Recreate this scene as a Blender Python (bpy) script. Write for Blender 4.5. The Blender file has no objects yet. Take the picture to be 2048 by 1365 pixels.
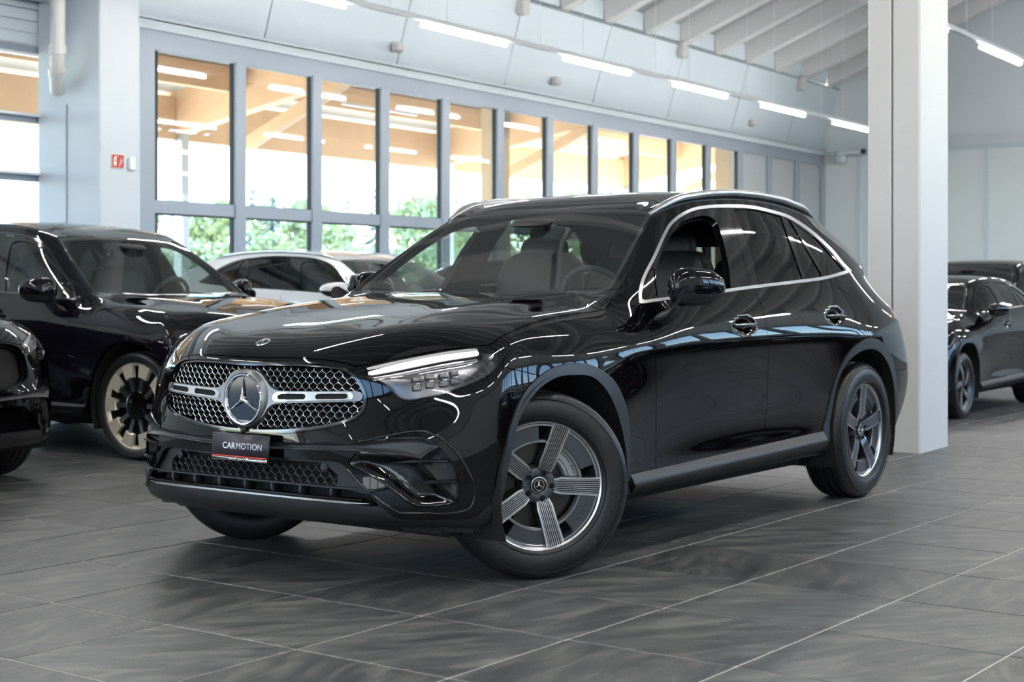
import bpy, bmesh, math, random
import numpy as np
from mathutils import Vector, Matrix
random.seed(7); RNG=np.random.default_rng(7)
SC=bpy.context.scene; COL=SC.collection
# ---------------------------------------------------------------- camera, sky, sun, exposure
FPX,HORIZ,CAMH=3084.0,581.0,1.11
AL=math.atan(2056/3084)
cd=bpy.data.cameras.new('camera'); cam=bpy.data.objects.new('camera',cd); COL.objects.link(cam)
cd.sensor_width=36; cd.lens=FPX/2048*36; cd.shift_y=-(682.5-HORIZ)/2048
cam.location=(0,0,CAMH); cam.rotation_euler=(math.pi/2,0,AL-math.pi/2)
cd.clip_start=.05; cd.clip_end=600
cd.dof.use_dof=True; cd.dof.focus_distance=6.1; cd.dof.aperture_fstop=4.5
SC.camera=cam
cy=SC.cycles; cy.max_bounces=6; cy.diffuse_bounces=3; cy.glossy_bounces=3; cy.adaptive_threshold=.025; cy.transmission_bounces=4; cy.transparent_max_bounces=12; cy.caustics_reflective=False; cy.caustics_refractive=False
vs=SC.view_settings; vs.view_transform='Standard'; vs.look='None'; vs.gamma=1; vs.use_curve_mapping=False
vs.exposure=1.8
w=bpy.data.worlds.new('sky'); SC.world=w; w.use_nodes=True
nt=w.node_tree; bg=nt.nodes['Background']; sk=nt.nodes.new('ShaderNodeTexSky')
sk.sky_type='NISHITA'; sk.sun_disc=False; sk.sun_elevation=math.radians(48); sk.sun_rotation=math.radians(200)
sk.air_density=1.0; sk.dust_density=0.0; sk.ozone_density=3.0; sk.altitude=1500
nt.links.new(sk.outputs[0],bg.inputs[0]); bg.inputs[1].default_value=0.42
sl=bpy.data.lights.new('sun','SUN'); so=bpy.data.objects.new('sun',sl); COL.objects.link(so)
sl.energy=9.0; sl.angle=math.radians(1.5); sl.color=(1,.93,.82); so.rotation_euler=(math.radians(42),0,math.radians(110))
# ---------------------------------------------------------------- helpers
def to_xy(right,fwd):
    return (fwd*math.cos(AL)+right*math.sin(AL), fwd*math.sin(AL)-right*math.cos(AL))
def tag(o,label=None,cat=None,group=None,kind=None):
    if label: o['label']=label
    if cat: o['category']=cat
    if group: o['group']=group
    if kind: o['kind']=kind
    return o
def mkmesh(name,V,F,mats=None,mi=None,smooth=True):
    me=bpy.data.meshes.new(name)
    V=np.asarray(V,float).reshape(-1,3)
    L=np.fromiter((len(f) for f in F),np.int32,len(F)); fl=np.fromiter((i for f in F for i in f),np.int32,int(L.sum()))
    me.vertices.add(len(V)); me.vertices.foreach_set('co',V.ravel())
    me.loops.add(len(fl)); me.loops.foreach_set('vertex_index',fl)
    me.polygons.add(len(L)); me.polygons.foreach_set('loop_start',np.r_[0,np.cumsum(L)[:-1]].astype(np.int32) if len(L) else L)
    for m in (mats or []): me.materials.append(m)
    if mi is not None: me.polygons.foreach_set('material_index',np.asarray(mi,np.int32))
    me.polygons.foreach_set('use_smooth',np.full(len(me.polygons),bool(smooth)))
    me.update(calc_edges=True); return me
def addo(name,me,parent=None,loc=None,rot=None,scale=None):
    o=bpy.data.objects.new(name,me); COL.objects.link(o)
    if parent is not None: o.parent=parent
    if loc is not None: o.location=loc
    if rot is not None: o.rotation_euler=rot
    if scale is not None: o.scale=scale
    return o
def empty(name,loc=(0,0,0),rz=0,parent=None):
    o=bpy.data.objects.new(name,None); COL.objects.link(o); o.location=loc; o.rotation_euler=(0,0,rz); o.parent=parent; return o
class MB:
    """collects vertices and faces of ONE mesh"""
    def __init__(s): s.V=[]; s.F=[]; s.M=[]
    def add(s,V,F,m=0):
        b=len(s.V); s.V+= [tuple(map(float,v)) for v in V]; s.F+=[tuple(b+int(i) for i in f) for f in F]; s.M+=[m]*len(F); return s
    def box(s,c,d,m=0,R=None,bev=0.0):
        c=np.array(c,float); d=np.array(d,float)/2
        if bev>0:
            b=min(bev,d.min()*.9); pts=[];idx={}
            V=[]
            for sx in (-1,1):
                for sy in (-1,1):
                    for sz in (-1,1):
                        for ax in range(3):
                            q=d.copy()-b; q[ax]=d[ax]; idx[(sx,sy,sz,ax)]=len(V); V.append(q*np.array((sx,sy,sz)))
            F=[]
            for ax in range(3):
                a1,a2=[(1,2),(2,0),(0,1)][ax]
                for sg in (-1,1):
                    r=[]
                    for (p,q) in ((-1,-1),(1,-1),(1,1),(-1,1)):
                        k=[0,0,0]; k[ax]=sg;k[a1]=p;k[a2]=q; r.append(idx[(*k,ax)])
                    F.append(r if sg>0 else r[::-1])
            for ax in range(3):   # edges along ax
                a1,a2=[(1,2),(2,0),(0,1)][ax]
                for p in (-1,1):
                    for q in (-1,1):
                        k0=[0,0,0];k0[ax]=-1;k0[a1]=p;k0[a2]=q;k1=list(k0);k1[ax]=1
                        f=[idx[(*k0,a1)],idx[(*k1,a1)],idx[(*k1,a2)],idx[(*k0,a2)]]
                        F.append(f if p*q<0 else f[::-1])
            for sx in (-1,1):
                for sy in (-1,1):
                    for sz in (-1,1):
                        f=[idx[(sx,sy,sz,a)] for a in range(3)]; F.append(f if sx*sy*sz>0 else f[::-1])
            V=np.array(V)
        else:
            V=np.array([(x,y,z) for x in (-1,1) for y in (-1,1) for z in (-1,1)])*d
            F=[(0,1,3,2),(4,6,7,5),(0,4,5,1),(2,3,7,6),(0,2,6,4),(1,5,7,3)]
        if R is not None: V=V@np.array(R).T
        return s.add(V+c,F,m)
    def tube(s,pts,r,n=8,m=0,cap=True,closed=False,sq=None):
        P=np.array(pts,float); N=len(P); rr=np.full(N,r) if np.isscalar(r) else np.array(r)
        T=np.zeros_like(P)
        for i in range(N):
            a=P[(i-1)%N] if (closed or i>0) else P[0]; b=P[(i+1)%N] if (closed or i<N-1) else P[-1]
            T[i]=(b-a)/(np.linalg.norm(b-a)+1e-12)
        up=np.array((0,0,1.)) if abs(T[0][2])<.9 else np.array((1.,0,0))
        u=np.cross(up,T[0]); u/=np.linalg.norm(u); V=[]
        for i in range(N):
            u=u-T[i]*(u@T[i]); u/=np.linalg.norm(u); v=np.cross(T[i],u)
            for k in range(n):
                a=2*math.pi*(k+.5)/n; c,si=math.cos(a),math.sin(a)
                if sq: c,si=c*sq[0],si*sq[1]
                V.append(P[i]+rr[i]*(u*c+v*si))
        F=[]
        for i in range(N if closed else N-1):
            j=(i+1)%N
            for k in range(n): F.append((i*n+k,i*n+(k+1)%n,j*n+(k+1)%n,j*n+k))
        if cap and not closed: F.append(tuple(range(n))[::-1]); F.append(tuple((N-1)*n+k for k in range(n)))
        return s.add(V,F,m)
    def lathe(s,prof,n=32,m=0,axis='z',closed=False,c=(0,0,0)):
        """prof (r,h) revolved"""
        V=[];K=len(prof)
        for i in range(n):
            a=2*math.pi*i/n
            for r,h in prof:
                p=(r*math.cos(a),r*math.sin(a),h)
                if axis=='y': p=(r*math.cos(a),h,r*math.sin(a))
                if axis=='x': p=(h,r*math.cos(a),r*math.sin(a))
                V.append(np.array(p)+np.array(c))
        F=[]
        for i in range(n):
            j=(i+1)%n
            for k in range(K if closed else K-1):
                q=(k+1)%K; F.append((i*K+k,j*K+k,j*K+q,i*K+q))
        return s.add(V,F,m)
    def prism(s,poly,h0,h1,m=0,axis='y',mb=None):
        """closed 2d polygon extruded between h0 and h1 along axis (2d coords: y->(x,z), x->(y,z), z->(x,y))"""
        n=len(poly); V=[]
        for h in (h0,h1):
            for a,b in poly: V.append({'y':(a,h,b),'x':(h,a,b),'z':(a,b,h)}[axis])
        F=[(i,(i+1)%n,n+(i+1)%n,n+i) for i in range(n)]+[tuple(range(n))[::-1],tuple(range(n,2*n))]
        return s.add(V,F,m)
    def build(s,name,mats,parent=None,smooth=False,auto=None,loc=None,rot=None):
        me=mkmesh(name,s.V,s.F,mats if isinstance(mats,(list,tuple)) else [mats],s.M,smooth)
        if auto is not None: autosmooth(me,auto)
        return addo(name,me,parent,loc,rot)
def autosmooth(me,deg):
    bm=bmesh.new(); bm.from_mesh(me)
    bmesh.ops.recalc_face_normals(bm,faces=bm.faces)
    c=math.radians(deg)
    for e in bm.edges:
        e.smooth = len(e.link_faces)==2 and e.calc_face_angle(0)<c
    for f in bm.faces: f.smooth=True
    bm.to_mesh(me); bm.free(); me.update()
def spl(pts,n=12,closed=True,corner=None):
    """Catmull-Rom through pts; a point given with a third item is a sharp corner"""
    P=[np.array(p[:2] if corner is None else p,float) for p in pts]; C=[len(p)>2 if corner is None else False for p in pts]
    N=len(P); out=[]
    rng=range(N if closed else N-1)
    for i in rng:
        p1,p2=P[i],P[(i+1)%N]
        p0=P[(i-1)%N] if (closed or i>0) else p1; p3=P[(i+2)%N] if (closed or i<N-2) else p2
        L=np.linalg.norm(p2-p1)
        m1=(p2-p0)/(np.linalg.norm(p2-p1)+np.linalg.norm(p1-p0)+1e-9)*L if not C[i] and (closed or i>0) else (p2-p1)
        m2=(p3-p1)/(np.linalg.norm(p2-p1)+np.linalg.norm(p3-p2)+1e-9)*L if not C[(i+1)%N] and (closed or i<N-2) else (p2-p1)
        for k in range(n):
            t=k/n; out.append((2*t**3-3*t**2+1)*p1+(t**3-2*t**2+t)*m1+(-2*t**3+3*t**2)*p2+(t**3-t**2)*m2)
    if not closed: out.append(P[-1])
    return np.array(out)
def sdf(Q,P,closed=True):
    """signed distance of points Q to polygon P (negative inside)"""
    Q=np.asarray(Q,float); P=np.asarray(P,float); A=P; B=np.roll(P,-1,0)
    if not closed: A=P[:-1];B=P[1:]
    best=np.full(len(Q),1e18); ins=np.zeros(len(Q),bool)
    for a,b in zip(A,B):
        ab=b-a; t=np.clip(((Q-a)@ab)/(ab@ab+1e-12),0,1)
        d=Q-a-t[:,None]*ab; best=np.minimum(best,(d*d).sum(1))
        if closed:
            c=((a[1]>Q[:,1])!=(b[1]>Q[:,1]))
            with np.errstate(all='ignore'):
                ins^=c&(Q[:,0]<(b[0]-a[0])*(Q[:,1]-a[1])/(b[1]-a[1]+1e-18)+a[0])
    d=np.sqrt(best); return np.where(ins,-d,d) if closed else d
def inside1(q,P,m=0.0):
    """is one point inside polygon P and farther than m from its edge"""
    A=P; B=np.roll(P,-1,0); ab=B-A; t=np.clip(((q-A)*ab).sum(1)/((ab*ab).sum(1)+1e-12),0,1); d=q-A-t[:,None]*ab
    c=(A[:,1]>q[1])!=(B[:,1]>q[1]); x=(B[:,0]-A[:,0])*(q[1]-A[:,1])/(B[:,1]-A[:,1]+1e-18)+A[:,0]
    return bool((c&(q[0]<x)).sum()%2) and (d*d).sum(1).min()>m*m
class Surf:
    """a polygon soup cut along iso-lines"""
    def __init__(s,V,F,T,N=None): s.V=np.asarray(V,float); s.F=[tuple(f) for f in F]; s.T=np.asarray(T,int); s.N=N
    def flat(s):
        L=np.fromiter((len(f) for f in s.F),int,len(s.F)); fl=np.fromiter((i for f in s.F for i in f),int,int(L.sum()))
        return L,fl,np.r_[0,np.cumsum(L)[:-1]]
    def sub(s,mask):
        F=[f for f,k in zip(s.F,mask) if k]
        if not F: return Surf(np.zeros((0,3)),[],[])
        q=Surf(s.V,F,s.T[np.asarray(mask,bool)],s.N); return q.pack()
    def pack(s):
        L,fl,of=s.flat(); u=np.zeros(len(s.V),bool); u[fl]=True
        mp=np.cumsum(u)-1; g=mp[fl].tolist(); o=np.r_[of,len(fl)].tolist()
        return Surf(s.V[u],[tuple(g[a:b]) for a,b in zip(o,o[1:])],s.T,None if s.N is None else s.N[u])
    def split(s,fun,band=None):
        """returns (inside, outside) for the scalar field fun(V)<0"""
        if not s.F: return s,s
        d=fun(s.V); d=np.where(np.abs(d)<1e-7,1e-7,d); neg=d<0
        if not neg.any(): return Surf(np.zeros((0,3)),[],[]),s
        V=s.V; cache={}; NN=s.N
        L,fl,of=s.flat(); cnt=np.add.reduceat(neg[fl].astype(int),of)
        ai=cnt==L; ao=cnt==0; cr=np.nonzero(~ai&~ao)[0]
        Fi=[s.F[i] for i in np.nonzero(ai)[0]];Ti=list(s.T[ai]);Fo=[s.F[i] for i in np.nonzero(ao)[0]];To=list(s.T[ao])
        edges=[(s.F[i],s.T[i]) for i in cr]
        need=set()
        for f,t in edges:
            for a,b in zip(f,f[1:]+f[:1]):
                if neg[a]!=neg[b]: need.add((min(a,b),max(a,b)))
        need=sorted(need)
        if need:
            E=np.array(need); A=V[E[:,0]];B=V[E[:,1]];da=d[E[:,0]].copy();db=d[E[:,1]].copy();lo=np.zeros(len(E));hi=np.ones(len(E))
            for it in range(3):
                t=lo+(hi-lo)*np.clip(da/(da-db),.02,.98); P=A+(B-A)*t[:,None]
                if it==2: break
                dm=fun(P); sm=(dm<0)==(da<0)
                lo=np.where(sm,t,lo);da=np.where(sm,dm,da);hi=np.where(sm,hi,t);db=np.where(sm,db,dm)
            for k,e in enumerate(need): cache[e]=len(V)+k
            V=np.vstack((V,P))
            if NN is not None:
                n_=NN[E[:,0]]*(1-t)[:,None]+NN[E[:,1]]*t[:,None]; NN=np.vstack((NN,n_/(np.linalg.norm(n_,axis=1)[:,None]+1e-12)))
        for f,t in edges:
            pi=[];po=[]
            for a,b in zip(f,f[1:]+f[:1]):
                (pi if neg[a] else po).append(a)
                if neg[a]!=neg[b]:
                    c=cache[(min(a,b),max(a,b))]; pi.append(c);po.append(c)
            if len(pi)>2: Fi.append(tuple(pi));Ti.append(t)
            if len(po)>2: Fo.append(tuple(po));To.append(t)
        return [Surf(V,F,T,NN).pack() if F else Surf(np.zeros((0,3)),[],[]) for F,T in ((Fi,Ti),(Fo,To))]
    def mirrored(s,weld=True):
        V2=s.V*np.array((1,-1,1)); n=len(s.V)
        V=np.vstack((s.V,V2)); mp=np.arange(2*n)
        if weld:
            z=np.abs(s.V[:,1])<2e-4; mp[n:][z]=np.arange(n)[z]
        ml=mp[n:].tolist()
        F=list(s.F)+[tuple(ml[i] for i in f)[::-1] for f in s.F]
        return Surf(V,F,np.r_[s.T,s.T],None if s.N is None else np.vstack((s.N,s.N*np.array((1,-1,1))))).pack()
    def flip(s): return Surf(s.V*np.array((1,-1,1)),[f[::-1] for f in s.F],s.T,None if s.N is None else s.N*np.array((1,-1,1)))
    def normals(s,geo=False):
        if s.N is not None and not geo: return s.N
        L,fl,of=s.flat(); N=np.zeros_like(s.V)
        nx=np.arange(len(fl))+1; nx[of+L-1]=of          # Newell normals
        P=s.V[fl];Q=s.V[fl[nx]]; c=np.add.reduceat(np.cross(P,Q),of,axis=0)
        np.add.at(N,fl,np.repeat(c,L,axis=0))
        return N/(np.linalg.norm(N,axis=1)[:,None]+1e-15)
    def boundary(s):
        c={}
        for f in s.F:
            for a,b in zip(f,f[1:]+f[:1]):
                if (b,a) in c: del c[(b,a)]
                else: c[(a,b)]=1
        return list(c)
    def panel(s,gap=.002,depth=.012,keep_center=True,lip=.0012):
        """pull the edge in by gap, then fold a rim inwards"""
        bd=s.boundary()
        if keep_center: bd=[e for e in bd if not (abs(s.V[e[0]][1])<2e-4 and abs(s.V[e[1]][1])<2e-4)]
        N=s.normals(); V=s.V.copy(); acc={}
        for a,b in bd:
            t=s.V[b]-s.V[a]; L=np.linalg.norm(t)
            if L<1e-9: continue
            for i in (a,b):
                inw=np.cross(N[i],t/L); acc.setdefault(i,np.zeros(3)); acc[i]+=inw*L
        for i,q in acc.items():
            q=q/(np.linalg.norm(q)+1e-12)
            if abs(s.V[i][1])<2e-4: q[1]=0
            V[i]=s.V[i]+q*gap
            acc[i]=q
        F=list(s.F);T=list(s.T);V=list(V); mp={}; mq={}; ex=[]
        for i in acc:
            o=-acc[i]
            mp[i]=len(V); V.append(V[i].copy())
            mq[i]=len(V); V.append(V[i]-N[i]*depth); ex+=[o,o]
        for a,b in bd:
            if a in mp and b in mp:
                F.append((mp[b],mp[a],mq[a],mq[b]));T.append(0)
        return Surf(np.array(V),F,T,None if s.N is None else (np.vstack((s.N,np.array(ex))) if ex else s.N))
    def comps(s,least=12):
        p=list(range(len(s.V)))
        def fd(a):
            while p[a]!=a: p[a]=p[p[a]]; a=p[a]
            return a
        for f in s.F:
            r=fd(f[0])
            for i in f[1:]: p[fd(i)]=r
        k=[fd(f[0]) for f in s.F]; out=[]
        for c in set(k):
            m=[q==c for q in k]
            if sum(m)>=least: out.append(s.sub(m))
        return sorted(out,key=lambda q:-len(q.F))
    def offset(s,d):
        return Surf(s.V+s.normals()*d,s.F,s.T,s.N)
    def mesh(s,name,mats,warp=None,mi=None):
        V=s.V if warp is None else warp(s.V)
        return mkmesh(name,V,s.F,mats if isinstance(mats,(list,tuple)) else [mats],mi)
# ---------------------------------------------------------------- materials (procedural)
def P_(name,col=(.5,.5,.5),rough=.5,metal=0.,spec=.5,coat=0.,emit=None,estr=0.,bump=None,var=None,ior=1.5,croug=.02):
    m=bpy.data.materials.new(name); m.use_nodes=True; nt=m.node_tree; b=nt.nodes['Principled BSDF']
    b.inputs['Base Color'].default_value=(*col,1); b.inputs['Roughness'].default_value=rough; b.inputs['Metallic'].default_value=metal
    b.inputs['Specular IOR Level'].default_value=spec; b.inputs['IOR'].default_value=ior
    b.inputs['Coat Weight'].default_value=coat; b.inputs['Coat Roughness'].default_value=croug
    if emit: b.inputs['Emission Color'].default_value=(*emit,1); b.inputs['Emission Strength'].default_value=estr
    tc=nt.nodes.new('ShaderNodeTexCoord')
    if var:   # (scale, amount) mottled colour
        n=nt.nodes.new('ShaderNodeTexNoise'); n.inputs['Scale'].default_value=var[0]; n.inputs['Detail'].default_value=5
        nt.links.new(tc.outputs['Object'],n.inputs['Vector'])
        mx=nt.nodes.new('ShaderNodeMix'); mx.data_type='RGBA'
        mx.inputs[6].default_value=(*[c*(1-var[1]) for c in col],1); mx.inputs[7].default_value=(*[min(1,c*(1+var[1])) for c in col],1)
        nt.links.new(n.outputs[0],mx.inputs[0]); nt.links.new(mx.outputs[2],b.inputs['Base Color'])
    if bump:  # (scale, strength)
        n=nt.nodes.new('ShaderNodeTexNoise'); n.inputs['Scale'].default_value=bump[0]; n.inputs['Detail'].default_value=4
        nt.links.new(tc.outputs['Object'],n.inputs['Vector'])
        bp=nt.nodes.new('ShaderNodeBump'); bp.inputs['Strength'].default_value=bump[1]; bp.inputs['Distance'].default_value=.01
        nt.links.new(n.outputs[0],bp.inputs['Height']); nt.links.new(bp.outputs[0],b.inputs['Normal'])
    return m
def glass(name,tint=(1,1,1),ior=1.5,mul=1.0):
    m=bpy.data.materials.new(name); m.use_nodes=True; nt=m.node_tree; nt.nodes.remove(nt.nodes['Principled BSDF'])
    out=nt.nodes['Material Output']; tr=nt.nodes.new('ShaderNodeBsdfTransparent'); tr.inputs[0].default_value=(*tint,1)
    gl=nt.nodes.new('ShaderNodeBsdfGlossy'); gl.inputs['Roughness'].default_value=0.0
    fr=nt.nodes.new('ShaderNodeFresnel'); fr.inputs['IOR'].default_value=ior
    ge=nt.nodes.new('ShaderNodeNewGeometry'); fl=nt.nodes.new('ShaderNodeVectorMath'); fl.operation='SCALE'   # same Fresnel from both sides
    ma=nt.nodes.new('ShaderNodeMath'); ma.operation='MULTIPLY_ADD'; ma.inputs[1].default_value=-2; ma.inputs[2].default_value=1
    nt.links.new(ge.outputs['Backfacing'],ma.inputs[0]); nt.links.new(ge.outputs['Normal'],fl.inputs[0])
    mx=nt.nodes.new('ShaderNodeMixShader'); mu=nt.nodes.new('ShaderNodeMath'); mu.operation='MULTIPLY'; mu.inputs[1].default_value=mul; mu.use_clamp=True
    lw=nt.nodes.new('ShaderNodeLayerWeight'); lw.inputs[0].default_value=.5
    pw=nt.nodes.new('ShaderNodeMath'); pw.operation='POWER'; pw.inputs[1].default_value=5
    nt.links.new(lw.outputs['Facing'],pw.inputs[0])
    ad=nt.nodes.new('ShaderNodeMath'); ad.operation='MULTIPLY_ADD'; ad.inputs[1].default_value=.92; ad.inputs[2].default_value=.08
    nt.links.new(pw.outputs[0],ad.inputs[0]); nt.links.new(ad.outputs[0],mu.inputs[0])
    for n in (fr,ge,fl,ma): nt.nodes.remove(n)
    nt.links.new(mu.outputs[0],mx.inputs[0]); nt.links.new(tr.outputs[0],mx.inputs[1]); nt.links.new(gl.outputs[0],mx.inputs[2])
    nt.links.new(mx.outputs[0],out.inputs[0]); return m
M={}
M['black']=P_('black_paint',(.0025,.0025,.003),.4,coat=1.0,spec=.0,croug=.004)
M['white']=P_('white_paint',(.75,.74,.73),.25,coat=1.0)
M['navy']=P_('dark_paint',(.004,.004,.007),.4,coat=1.0,spec=0,croug=.004)
M['gloss']=P_('gloss_black',(.004,.004,.004),.06,spec=.6)
M['plastic']=P_('grey_black_plastic',(.019,.020,.023),.42,bump=(900,.05))
M['plasticd']=P_('dark_plastic',(.008,.008,.009),.45)
M['void']=P_('dark_cavity',(.004,.004,.004),.8)
M['chrome']=P_('chrome',(.82,.82,.83),.06,metal=1)
M['satin']=P_('satin_silver',(.22,.22,.23),.40,metal=1)
M['alu']=P_('brushed_aluminium',(.62,.62,.62),.25,metal=1)
M['dchrome']=P_('dark_chrome',(.10,.10,.105),.15,metal=1)
M['screen']=glass('windscreen_glass',(.80,.87,.85),mul=1.35)
M['clear']=glass('clear_lens',(.97,.97,.98),mul=.8)
M['tint']=glass('privacy_glass',(.035,.036,.036),mul=.9)
M['tinth']=glass('rear_tinted_glass',(.20,.22,.21),mul=.9)
M['tintb']=glass('side_glass',(.45,.5,.48))
M['rubber']=P_('tyre_rubber',(.011,.011,.012),.40,bump=(160,.06),var=(30,.25))
M['rimgrey']=P_('rim_grey',(.085,.092,.105),.3,metal=.6)
M['rimcut']=P_('rim_machined',(.62,.62,.64),.22,metal=1)
M['disc']=P_('brake_disc',(.06,.058,.056),.35,metal=1)
M['caliper']=P_('caliper_silver',(.42,.42,.43),.35,metal=.7)
M['leather']=P_('black_leather',(.016,.016,.018),.45,bump=(500,.08))
M['dash']=P_('dash_plastic',(.012,.012,.012),.6)
M['drl']=P_('daylight_tube',(1,1,1),.3,emit=(1,.98,.95),estr=2.2)
M['red']=P_('tail_lamp_red',(.45,.008,.012),.12,coat=1)
M['platedark']=P_('plate_face',(.030,.028,.045),.35)
M['plateedge']=P_('plate_frame',(.008,.008,.009),.3)
M['platered']=P_('plate_red',(.75,.06,.03),.35)
M['ink']=P_('white_lettering',(.85,.85,.85),.4)
M['inkdark']=P_('dark_lettering',(.02,.02,.02),.5)
M['bronze']=P_('bronze_rim',(.74,.66,.53),.25,metal=.35)
M['redcal']=P_('red_caliper',(.4,.01,.01),.3)
M['lamphouse']=P_('lamp_housing_grey',(.15,.15,.155),.2,metal=.9)
M['lattice']=P_('lattice_chrome',(.55,.55,.56),.12,metal=1)
M['trimsil']=P_('satin_trim',(.52,.52,.53),.28,metal=.85)
for k in ('black','navy'): M[k].node_tree.nodes['Principled BSDF'].inputs['Coat IOR'].default_value=1.43
# ---------------------------------------------------------------- car body: control net, smooth surface, cut lines
CTH=0.62448; CRF=(-0.5441,6.4750)           # hero car: rear direction angle and front-axle point (right, forward of the camera)
_u=np.array([math.sin(CTH),math.cos(CTH)]); _v=np.array([-math.cos(CTH),math.sin(CTH)])
CAML=np.array([-(CRF[0]*_u[0]+CRF[1]*_u[1]),-(CRF[0]*_v[0]+CRF[1]*_v[1]),CAMH])
def view2(V):
    """outline coordinates used to draw panel lines on the left half (a fixed three-quarter view of the car)"""
    q=np.asarray(V,float)-CAML; r=q[:,0]*_u[0]+q[:,1]*_v[0]; f=q[:,0]*_u[1]+q[:,1]*_v[1]
    return np.stack([1024+FPX*r/f, HORIZ-FPX*q[:,2]/f],1)
def onplane(px,py,ax,val):
    r=np.array([(px-1024)/FPX,1.0]); d=np.array([r@_u,r@_v,-(py-HORIZ)/FPX]); t=(val-CAML[ax])/d[ax]; return CAML+t*d
SIG=np.array([0,.2,.4,.58,.74,.88,1.])
def lin(x,xs,ys): return np.interp(x,xs,ys)
def cage():
    K=7
    # front fascia rows: z0, ze, x0, xe, se, p
    FR=[(.245,.24,-.70,-.42,.82,3.6),(.275,.262,-.782,-.43,.874,4.4),(.345,.34,-.805,-.43,.896,4.6),(.45,.45,-.80,-.43,.906,4.4),
        (.56,.56,-.802,-.428,.910,3.9),(.69,.68,-.790,-.42,.905,3.0),(.785,.79,-.785,-.395,.893,2.9),(.853,.902,-.775,-.345,.852,2.8)]
    F=np.zeros((8,K,3))
    for r,(z0,ze,x0,xe,se,p) in enumerate(FR):
        for k,s in enumerate(SIG):
            z=z0+(ze-z0)*s**3
            if r==7: z=[.853,.852,.849,.846,.856,.880,.902][k]
            F[r,k]=(x0+(xe-x0)*(.10*s**2+.90*s**p), se*s, z)
    # hood
    HX=[-.775,-.70,-.5,-.25,.02,.32,.56,.75]; HZ=[.853,.914,.973,1.022,1.060,1.089,1.100,1.108]
    top=lambda x: float(np.interp(x,HX,HZ))
    from_c=[-.775,-.70,-.52,-.28,0.0,.30,.555]
    ed=[(-.345,.852,.902),(-.22,.832,.944),(-.05,.818,.980),(.12,.810,1.001),(.30,.803,1.015),(.46,.795,1.028),(.575,.782,1.062)]
    H=np.zeros((7,K,3))
    for r in range(7):
        xe,se,ze=ed[r]
        for k,s in enumerate(SIG):
            x=from_c[r]+(xe-from_c[r])*s**2.3
            drop=(top(xe)-ze)*(.42*s**2.2+.58*s**6)
            dome=.006*math.exp(-((s-.60)/.16)**2)*(1 if r>1 else .3)-.004*math.exp(-((s-.3)/.3)**2)
            H[r,k]=(x,se*s,top(x)-drop+(dome if 0<k<6 else (-.004 if k==0 else 0)))
    H[0]=F[7]
    # windscreen rows 0..4 (0 = hood trailing edge)
    Wc=[(.63,1.098),(.82,1.23),(1.03,1.377),(1.215,1.493)]; We=[(.672,.752,1.118),(.86,.700,1.245),(1.055,.640,1.372),(1.245,.585,1.482)]
    W=np.zeros((5,K,3)); W[0]=H[6]
    for r in range(4):
        for k,s in enumerate(SIG):
            W[r+1,k]=(Wc[r][0]+(We[r][0]-Wc[r][0])*s**2.2, We[r][1]*s, Wc[r][1]+(We[r][2]-Wc[r][1])*s**2.2)
    # roof
    Rc=[(1.215,1.493),(1.42,1.558),(1.66,1.598),(1.92,1.618),(2.2,1.624),(2.48,1.615),(2.76,1.592),(3.02,1.556),(3.22,1.515)]
    Re=[(1.245,.585,1.482),(1.43,.612,1.535),(1.66,.625,1.566),(1.92,.632,1.582),(2.2,.632,1.584),(2.48,.626,1.572),(2.76,.614,1.542),(3.00,.596,1.492),(3.16,.570,1.435)]
    R=np.zeros((9,K,3))
    for r in range(9):
        for k,s in enumerate(SIG):
            R[r,k]=(Rc[r][0]+(Re[r][0]-Rc[r][0])*s**2, Re[r][1]*s, Rc[r][1]+(Re[r][2]-Rc[r][1])*s**3.2)
    R[0]=W[4]
    # side: tops
    belt=lambda x: float(np.interp(x,[.575,.86,1.2,1.55,1.9,2.27,2.65,3.05,3.38],[1.050,1.072,1.095,1.116,1.137,1.158,1.183,1.185,1.12]))
    bs=lambda x: float(np.interp(x,[.575,.86,1.2,1.55,1.9,2.27,2.65,3.05,3.38],[.782,.852,.864,.866,.865,.862,.850,.815,.765]))
    tops=[tuple(H[r,6]) for r in range(7)]+[(x,bs(x),belt(x)) for x in (.86,1.2,1.55,1.9,2.27,2.65,3.05)]+[(3.36,.765,1.13)]
    xb=[None,-.27,-.08,.12,.30,.47,.64,.90,1.22,1.55,1.9,2.27,2.64,3.02,None]
    zr=[.262,.325,.415,.53,.67,.80,.915]
    #           row:  0    1    2    3    4    5    6
    sr={1:[.86,.892,.908,.915,.917,.908,.882],2:[.87,.905,.920,.928,.930,.922,.892],3:[.875,.912,.926,.935,.938,.930,.898],
        4:[.875,.912,.926,.934,.936,.928,.898],5:[.87,.908,.918,.924,.928,.924,.900],6:[.865,.903,.908,.912,.920,.922,.906],
        7:[.862,.900,.902,.902,.914,.923,.916],8:[.862,.900,.900,.899,.912,.925,.922],9:[.862,.900,.899,.898,.912,.927,.925],
        10:[.862,.900,.900,.900,.914,.929,.927],11:[.865,.905,.907,.910,.922,.935,.930],12:[.875,.915,.925,.932,.940,.945,.932],
        13:[.878,.918,.930,.938,.945,.946,.925]}
    rear=[(3.34,.80,.25),(3.44,.862,.33),(3.55,.876,.45),(3.61,.880,.58),(3.60,.880,.72),(3.545,.872,.88),(3.46,.842,1.01),(3.36,.765,1.13)]
    S=np.zeros((15,8,3))
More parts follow.
